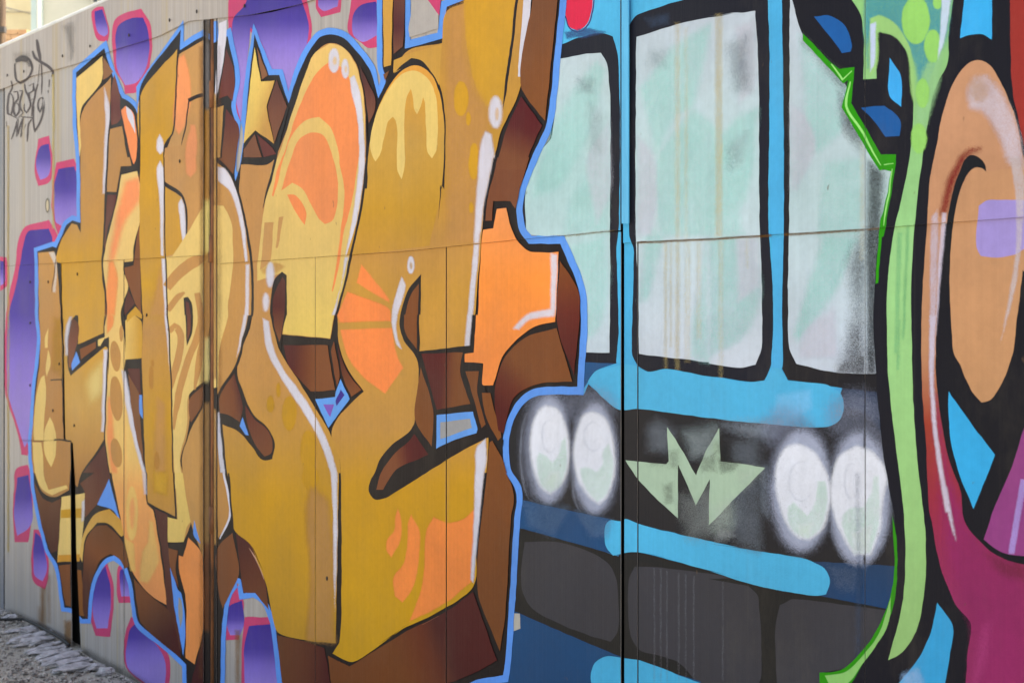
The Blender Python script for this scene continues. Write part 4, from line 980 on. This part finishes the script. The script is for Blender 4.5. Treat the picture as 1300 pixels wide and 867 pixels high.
band = paint("green_band", "X 100 -15 145 60 160 150 160 350 218 348 220 150 235 140 290 160 345 220 370 330 380 450 370 650 330 867 | Y 300 300 270 500 265 867 | Z 268 250 300 560 330 800 | ZZ 345 250 330 520 270 765 330 730 390 640 425 480 432 200 410 0 | Z 380 400 372 100 | Y 370 600 385 300 420 0 | X 440 560 480 380 530 280 535 150 558 -15 | P 1216 -120 1070 -120", vgrad(0, 860, (0, (140, 200, 132)), (.35, (150, 206, 142)), (1, (156, 202, 128))), crea, label="tall light green band with black edges")
paint("green_highlight", "X 165 -20 550 -20 520 200 470 330 430 450 400 520 390 300 330 170 270 90 200 90 180 200 182 300 165 140", (64, 150, 164), crea, soft=7, alpha=.85)
paint("green_highlight", "X 190 85 230 70 290 100 350 180 380 300 390 480 372 420 345 215 290 158 225 140 218 300 190 340", (156, 208, 132), crea, soft=3, alpha=.9)
paint("green_highlight", "X 420 330 520 150 500 330 440 540 400 640 390 500", (150, 204, 150), crea, soft=8, alpha=.7)
for e in ((390, 90, 62, 106), (465, 205, 38, 72), (485, 10, 20, 32), (420, 412, 30, 64), (405, 610, 35, 66)):
    paint("green_highlight", ell('X', *e), (150, 214, 116), crea, soft=2.5, alpha=.95)
paint("green_highlight", "X 505 -15 548 -15 512 200 488 262 500 100", (200, 220, 246), crea, soft=2.5, alpha=.9)
paint("green_highlight", "X 190 110 216 100 206 290 190 318", (198, 214, 246), crea, soft=2.5, alpha=.95)
for s in ("Y 310 330 330 330 310 860 295 860", "Z 310 20 322 20 318 240 306 240", "Y 350 300 362 300 340 800 330 800"):
    paint("green_highlight", s, (116, 184, 130), crea, soft=3, alpha=.6)
for s, c in (("U 385 62 440 58 490 85 525 170 520 190 488 196 440 130", (14, 92, 166)), ("X 275 255 322 330 326 472 278 430", (50, 172, 244)), ("X 150 475 255 465 325 540 320 600 255 605 195 520", (14, 88, 158))):
    paint("blue_patch", s, c, crea)
paint("blue_patch", "X 605 -15 727 -15 725 175 690 155 640 155 585 170", (48, 178, 246), crea)
paint("blue_patch", "Z 535 335 600 430 740 615 690 740 645 852 590 720 555 600 535 450", (44, 172, 232), crea)
paint("blue_patch", "ZZ 485 512 552 610 540 750 500 960 230 960 330 850 400 760 450 660", (48, 170, 228), crea)
smear("ZZ 330 830 400 800 430 867 330 890", (150, 190, 236), 10, .7)
paint("red_patch", "X 805 -15 900 -40 1100 -40 1100 760 | X 867 640 820 420 812 350", (158, 54, 50), crea)
limb = paint("painted_limb", "X 650 268 600 300 545 390 510 500 480 650 452 800 | Y 440 300 420 600 415 867 | Z 420 350 435 560 450 867 | ZZ 460 150 500 360 580 540 630 600 620 720 610 867 | P 1224 1250 1500 1350 1500 260 | X 900 780 867 700 840 560 800 440 750 340 700 275", vgrad(60, 760, (0, (204, 152, 120)), (.55, (196, 142, 108)), (.68, (160, 66, 52)), (.82, (158, 50, 70)), (1, (158, 52, 102))), crea, grid=8, label="curled peach limb fading to magenta")
paint("limb_shade", "Z 478 350 545 700 | ZZ 650 200 740 290 867 345 867 867 640 867 640 600 560 420 510 150 | Z 500 700", (150, 46, 100), crea, soft=22, alpha=.85)
paint("limb_shade", "ZZ 700 300 780 330 867 345 867 410 760 380", (120, 40, 70), crea, soft=14, alpha=.7)
paint("limb_shade", "ZZ 690 620 720 600 700 760 660 867 640 867", (176, 66, 124), crea, soft=14, alpha=.6)
paint("limb_outline", "Y 520 290 505 400 490 600 478 867 | Z 478 250 500 450 540 650 590 780 | ZZ 600 140 680 250 780 320 867 345 | P 1420 730 1420 480 | Y 867 500 | Y 560 300", (20, 20, 30), crea, corner=60)
paint("limb_disc", "X 700 757 690 735 655 738 610 800 580 867 | Y 555 280 540 500 548 750 560 867 | Z 585 220 640 340 680 385 715 375 780 280 820 150 838 0 | Y 850 600 870 400 900 100 | X 900 780 867 735", vgrad(200, 510, (0, (204, 152, 116)), (1, (202, 150, 110))), crea, corner=60)
paint("limb_shade", "hh 405 188 350 192 300 222 255 285 210 380 188 470 162 590 202 580 225 480 250 400 290 300 330 235", (138, 42, 38), crea, soft=10, alpha=.95)
paint("limb_outline", "hh 345 228 385 232 420 260 440 300 442 328 420 308 385 302 345 325 305 390 275 470 255 560 240 660 228 760 220 880 180 880 200 660 220 540 245 430 275 340 310 260", (20, 22, 30), crea, corner=75)
paint("blue_patch", "Z 535 335 600 430 740 615 690 740 645 852 590 720 555 600 535 450", (44, 172, 232), crea)
paint("limb_patch", "P 1330 480 | Z 867 500 820 650 735 850 | ZZ 690 235 780 295 867 308 | P 1330 712", (152, 68, 134), crea)
paint("limb_highlight", "ZZ 852 -30 880 -30 825 297 797 297", (172, 146, 216), crea, soft=2, alpha=.9)
paint("limb_patch", "Y 668 215 700 192 867 188 | P 1330 253 1330 316 | Y 867 402 830 425 720 440 678 432 658 395", (168, 152, 222), crea, label="lilac rounded patch on the peach limb")
paint("limb_highlight", "X 620 400 650 345 700 335 760 400 810 490 845 600 867 740 | Y 867 30 840 40 | X 800 720 740 570 680 490 630 475", (214, 200, 214), crea, soft=11, alpha=.75)
paint("limb_highlight", "Y 805 0 850 0 867 100 858 330 830 560 765 810 800 620 830 400 832 200", (206, 196, 204), crea, soft=3, alpha=.7)
paint("limb_highlight", ell('X', 670, 400, 40, 50), (200, 170, 158), crea, soft=10, alpha=.6)
for s, a in (("Y 462 260 484 232 490 300 472 867 452 867", .6), ("Y 508 245 526 245 505 480 480 780 488 480", .85), ("Z 452 0 480 0 470 300 490 550 546 867 522 867 480 620 455 350", .9), ("ZZ 508 0 528 0 568 240 552 200", .8)):
    paint("limb_highlight", s, (210, 200, 222), crea, soft=3.5, alpha=a)

# ---- small dark scribbled tag and dents at the far end
TG = (84, 76, 78)
tg = paint("scribbled_tag", ribbon("ii 108 200 160 168 215 188 238 240 230 300 195 345 150 380 120 360 105 300 104 225", 2.6, (.8, .7)), TG)
for s, w in (("ii 112 205 150 190 210 200", 6), ("ii 275 40 290 120 305 205", 4), ("ii 242 125 265 180 310 215 370 250 405 290 395 330", 3.6), ("ii 310 215 318 330 315 470", 1.5), ("ii 300 230 285 380", 1.2), ("ii 378 350 372 410", 2), ("ii 366 435 366 455", 1.8),
             ("ii 75 360 85 420 60 460 45 540 50 620 75 630 88 560 85 480 65 450", 2.3), ("ii 95 450 125 445 130 500 105 530 92 600 110 640 135 600 125 540 105 530", 2.3), ("ii 140 440 165 440 150 500 140 560 165 610 130 650", 2.2), ("ii 180 380 190 440 215 500 225 560 195 610 175 590 178 540", 2.2), ("ii 215 400 250 380 250 440 215 460 220 520 245 500", 2.0),
             ("ii 285 385 265 460 245 560 235 640", 2.3), ("ii 250 390 262 440", 1.8), ("ii 325 490 300 500 285 560 300 610 320 560 325 490 325 600 300 690 260 760 248 660 255 560", 2.2), ("ii 75 820 105 740 125 660 120 800 150 700 168 640 150 810 190 700", 2.0), ("ii 150 640 245 650 210 700 205 760 200 840", 1.9), ("ii 40 680 42 720", 1.8), ("ii 70 630 130 660", 2.0)):
    paint("tag_stroke", ribbon(s, w, (.6, .4)), TG, tg)
paint("dirt_and_edge_shade", "ii 105 190 160 165 220 190 238 240 215 250 200 215 150 205 108 230", TG, tg, soft=4, alpha=.5)
for s in ("A 350 150 400 130 400 300 385 330 370 200", "A 80 300 160 300 160 340 85 340"):
    paint("dirt_and_edge_shade", s, (110, 106, 104), soft=9, alpha=.4)
for x0, y0, y1, c in ((67.5, 95, 290, (200, 178, 100)), (10.5, 160, 700, (190, 164, 96)), (53, 775, 790, (150, 104, 60))):
    paint("rust_run", np.array([(x0 - 1, y0), (x0 + 1, y0), (x0 + 1, y1), (x0 - 1, y1)]), c, soft=2.5, alpha=.7)
for x0, x1, y0, y1, a in ((52, 57, 745, 792, .6), (48, 58, 770, 800, .35), (82, 91, 788, 822, .6), (299, 304, 800, 867, .5), (60, 64, 730, 790, .3)):
    paint("rust_run", np.array([(x0, y0), (x1, y0), (x1, y1), (x0, y1)]), (142, 100, 54), soft=6, alpha=a)
paint("dirt_and_edge_shade", ribbon("P 12 779 50 797 91 820", 10), (92, 80, 66), soft=10, alpha=.5)
paint("dirt_and_edge_shade", ribbon("P 104 826 150 850 200 878", 8), (92, 84, 74), soft=10, alpha=.45)
paint("dirt_and_edge_shade", ribbon("P 77 370 77.5 400 79 430", 1.4), (40, 28, 20))  # dark line painted along the crack between two sheets
paint("dirt_and_edge_shade", ribbon("P 64 483 72 482 80 482", 1.6), (50, 34, 22))  # dark line painted for the shaded fold atop the sheet patch
paint("dirt_and_edge_shade", ribbon("P 68 558.5 76 558 90 560", 2.0), (44, 30, 20))  # shadow under the patch's lower edge, painted as a dark line
paint("dirt_and_edge_shade", ribbon("P 24 559 50 559.5 68 559", 1.0), (90, 66, 50), soft=1.5, alpha=.7)
paint("dirt_and_edge_shade", ell('B', 260, 266, 11, 42), (110, 104, 96))
paint("dirt_and_edge_shade", ell('B', 261, 266, 7, 32), (196, 182, 156))
#@@END

# ------------------------------------------------------------------ rubble, gravel and cable along the foot of the wall
def gpt(px, py, z=0.0):
    a = (px - CX) / F_PX; b = (HORIZON - py) / F_PX
    t = (z - EYE) / b
    return Vector((t * (FWD[0] + RGT[0] * a), t * (FWD[1] + RGT[1] * a), z))
M_CONC = simple("pale_concrete", (194, 192, 198), 0.9, (138, 136, 138), (30, 30, 30), 0.4, 0.65, 0, 0.006)
M_STONE = simple("gravel_stone", (190, 184, 178), 0.9, (78, 74, 72), (35, 35, 35), 0.4, 0.6)
def rock_mesh(name, seed, sub=2, rough=0.35):
    bm = bmesh.new(); bmesh.ops.create_icosphere(bm, subdivisions=sub, radius=1.0)
    for v in bm.verts:
        n = mnoise.noise(v.co * 1.3 + Vector((seed * 7.1, 0, 0))) + 0.5 * mnoise.noise(v.co * 3.1 + Vector((0, seed * 3.3, 0)))
        v.co *= 1 + rough * n
    me = bpy.data.meshes.new(name); bm.to_mesh(me); bm.free()
    return me
chunks = [(8, 775, 26, 7), (22, 783, 16, 5), (32, 799, 34, 5), (42, 808, 44, 6), (30, 812, 26, 4), (66, 812, 40, 6), (56, 821, 44, 6), (84, 822, 40, 7), (72, 830, 40, 6), (96, 832, 48, 7), (88, 840, 42, 6),
          (112, 838, 40, 7), (102, 848, 44, 6), (126, 846, 26, 7), (82, 850, 30, 5), (140, 852, 18, 6), (52, 800, 22, 4)]
for i, (px, py, ln, wd) in enumerate(chunks):
    me = rock_mesh("concrete_chunk", i + 1, 3, 0.55); me.materials.append(M_CONC)
    o = link(bpy.data.objects.new("concrete_chunk", me))
    g = gpt(px, py)
    d = gpt(px + ln / 2, py - ln * 0.11) - gpt(px - ln / 2, py + ln * 0.11)
    wv = gpt(px, py - wd / 2) - gpt(px, py + wd / 2)
    ax = d.normalized()
    wperp = (wv - ax * wv.dot(ax)).length
    over = g.y + abs(d.y) * 0.55 + 0.02 - WALL_D
    if over > 0: g.y -= over
    o.location = (g.x, g.y, 0.002)
    o.scale = (d.length * 0.52, max(0.016, wperp * 0.42), 0.010 + 0.010 * random.random())
    o.rotation_euler = (random.uniform(-.08, .08), random.uniform(-.05, .05), math.atan2(d.y, d.x) + random.uniform(-.12, .12))
    tag(o, "flat pale concrete lump lying in the gravel along the wall foot", "concrete lump", "concrete lumps along the foot of the wall")
# gravel
GV, GF = [], []
protos = []
for s in range(5):
    me = rock_mesh("tmp", s + 31, 1, 0.5)
    protos.append((np.array([tuple(v.co) for v in me.vertices]), np.array([tuple(p.vertices) for p in me.polygons])))
    bpy.data.meshes.remove(me)
b0 = 0
for k in range(9000):
    x = rng.uniform(U(-120), U(330)); d = abs(rng.normal(0, 0.55)) + 0.015
    y = WALL_D - d
    sz = 0.004 + 0.013 * rng.random() ** 3
    V, Fq = protos[k % 5]
    a = rng.uniform(0, 6.28)
    R = np.array([[math.cos(a), -math.sin(a), 0], [math.sin(a), math.cos(a), 0], [0, 0, 1]])
    W = (V * np.array([1, rng.uniform(.6, 1), rng.uniform(.45, .8)]) * sz) @ R.T + np.array([x, y, ground_h(x, y) + sz * .2])
    GV.append(W); GF.append(Fq + b0); b0 += len(V)
gravel = mesh_obj("gravel", np.concatenate(GV), np.concatenate(GF), M_STONE)
tag(gravel, "loose grey gravel scattered along the foot of the wall", "gravel", None, "stuff")
M_CABLE = simple("black_cable", (22, 21, 24), 0.7)
cp = [gpt(-120, 790, .02), gpt(-40, 787, .02), gpt(0, 786, .02), gpt(30, 785.5, .02), gpt(48, 788, .022), gpt(62, 795, .024), gpt(76, 804, .024), gpt(88, 812, .02), gpt(95, 818, .01)]
for p in cp: p.y = min(p.y, WALL_D - 0.03)
cps = []
for i in range(len(cp) - 1):
    for t in np.linspace(0, 1, 5)[:-1]: cps.append(cp[i].lerp(cp[i + 1], float(t)))
cps.append(cp[-1])
cab = tube("cable", cps, 0.007, M_CABLE)
tag(cab, "thin black cable lying on the gravel along the wall foot", "cable")

# ------------------------------------------------------------------ buildings glimpsed over the wall
def far(px, py, Z):
    a = (px - CX) / F_PX
    return Vector((Z * (FWD[0] + RGT[0] * a), Z * (FWD[1] + RGT[1] * a), EYE + Z * (HORIZON - py) / F_PX))
M_CREAM = simple("cream_render", (240, 228, 190), 0.9, (228, 214, 176), (1, 1, 1))
M_PALE = simple("pale_render", (196, 198, 188), 0.9, (186, 189, 180), (1, 1, 1))
M_TEAL = simple("pale_teal_panel", (190, 212, 214), 0.7, (176, 200, 204), (1, 1, 1))
M_TERRA = simple("terracotta_block", (226, 186, 146), 0.9, (206, 160, 118), (3, 3, 3))
M_MORTAR = simple("mortar", (190, 180, 165), 0.9)
M_WOOD = simple("brown_timber", (96, 76, 58), 0.85, (66, 50, 38), (30, 30, 4))
M_METAL = simple("dark_metal", (80, 76, 74), 0.5)
M_GLASS = simple("window_glass", (92, 104, 116), 0.15)
def oriented(name, Z, x0, x1, y0, y1, thick, mat, parent):
    """box facing the street: spans the given directions at distance Z, real thickness behind"""
    o = parent.location if parent else Vector((0, 0, 0))
    f = Vector((FWD[0], FWD[1], 0))
    cs = [far(x, y, Z) for x, y in ((x0, y1), (x1, y1), (x1, y0), (x0, y0))]
    V = [tuple(c - o) for c in cs] + [tuple(c + f * thick - o) for c in cs]
    Fc = [(0, 1, 2, 3), (7, 6, 5, 4), (0, 4, 5, 1), (1, 5, 6, 2), (2, 6, 7, 3), (3, 7, 4, 0)]
    return mesh_obj(name, V, Fc, mat, parent)
def yg(Z): return HORIZON + F_PX * EYE / Z
bA = empty("building", (far(20, 0, 30).x, far(20, 0, 30).y, 0))
tag(bA, "cream rendered building seen over the wall behind a sagging cable", "building")
oriented("wall", 30, -260, 46, -160, yg(30), 5, M_CREAM, bA)
for x0, x1, y0, y1 in ((-160, -110, -60, 20), (-60, -20, -60, 20)):
    oriented("window", 29.98, x0, x1, y0, y1, 0.1, M_GLASS, bA)
oriented("cornice", 29.9, -262, 46.5, -166, -158, 5.2, M_PALE, bA)
oriented("seam_trim", 29.97, -260, 46, 15.2, 16.2, 0.04, M_MORTAR, bA)
bB = empty("building", (far(90, 0, 26).x, far(90, 0, 26).y, 0))
tag(bB, "pale grey rendered building with a light teal corner strip", "building")
oriented("wall", 26, 53, 420, -200, yg(26), 5, M_PALE, bB)
oriented("corner_panel", 25.94, 39.2, 53.4, -200, yg(25.94), 0.05, M_TEAL, bB)
wn_ = oriented("window", 25.97, 117, 131, -40, 4, 0.12, M_GLASS, bB)
oriented("frame", 25.9, 116, 132, 3.2, 5.2, 0.10, M_PALE, bB)
oriented("frame", 25.9, 116.2, 117.6, -40, 3, 0.10, M_PALE, bB)
oriented("frame", 25.9, 123.6, 124.6, -40, 3, 0.10, M_PALE, bB)
tube("drainpipe", [tuple(far(49, yg(25.8), 25.8) - bB.location), tuple(far(49, -190, 25.8) - bB.location)], 0.035, M_PALE, bB)
low = empty("block_wall", (far(15, 0, 15).x, far(15, 0, 15).y, 0))
tag(low, "terracotta block wall with a rounded top behind the metal wall", "wall")
oriented("wall_core", 15.03, -120, 37, 42, yg(15), 0.2, M_MORTAR, low)
bmesh_cache = {}
rowh = 6.6
for r in range(5):
    ytop = 38 + r * rowh
    for c in range(9):
        x0 = -110 + c * 16.6 + (8.3 if r % 2 else 0)
        x1 = min(x0 + 15.9, 37 - (3 if r == 0 else 0))
        if x1 - x0 < 3: continue
        oriented("block", 15, x0, x1, ytop, ytop + rowh - .6, 0.1, M_TERRA, low)
pole = empty("timber_pole", (far(2, 0, 13).x, far(2, 0, 13).y, 0))
tag(pole, "brown timber pole standing behind the metal wall", "pole")
b_ = far(1.5, 0, 13); b_.z = 0; tp = far(3.5, -150, 13)
tube("shaft", [tuple(b_ - pole.location), tuple((b_ + tp) / 2 - pole.location), tuple(tp - pole.location)], 0.03, M_WOOD, pole)
oriented("bracket", 12.9, -2, 5.5, 34, 41, 0.06, M_METAL, pole)
wire = tube("overhead_cable", [far(3 + 36 * t, 9 + 9 * t - 3 * math.sin(3.14 * t) * 0 , 13 + 16.8 * t) for t in np.linspace(0, 1, 12)], 0.009, M_METAL)
tag(wire, "dark cable strung from the timber pole to the cream building", "cable")
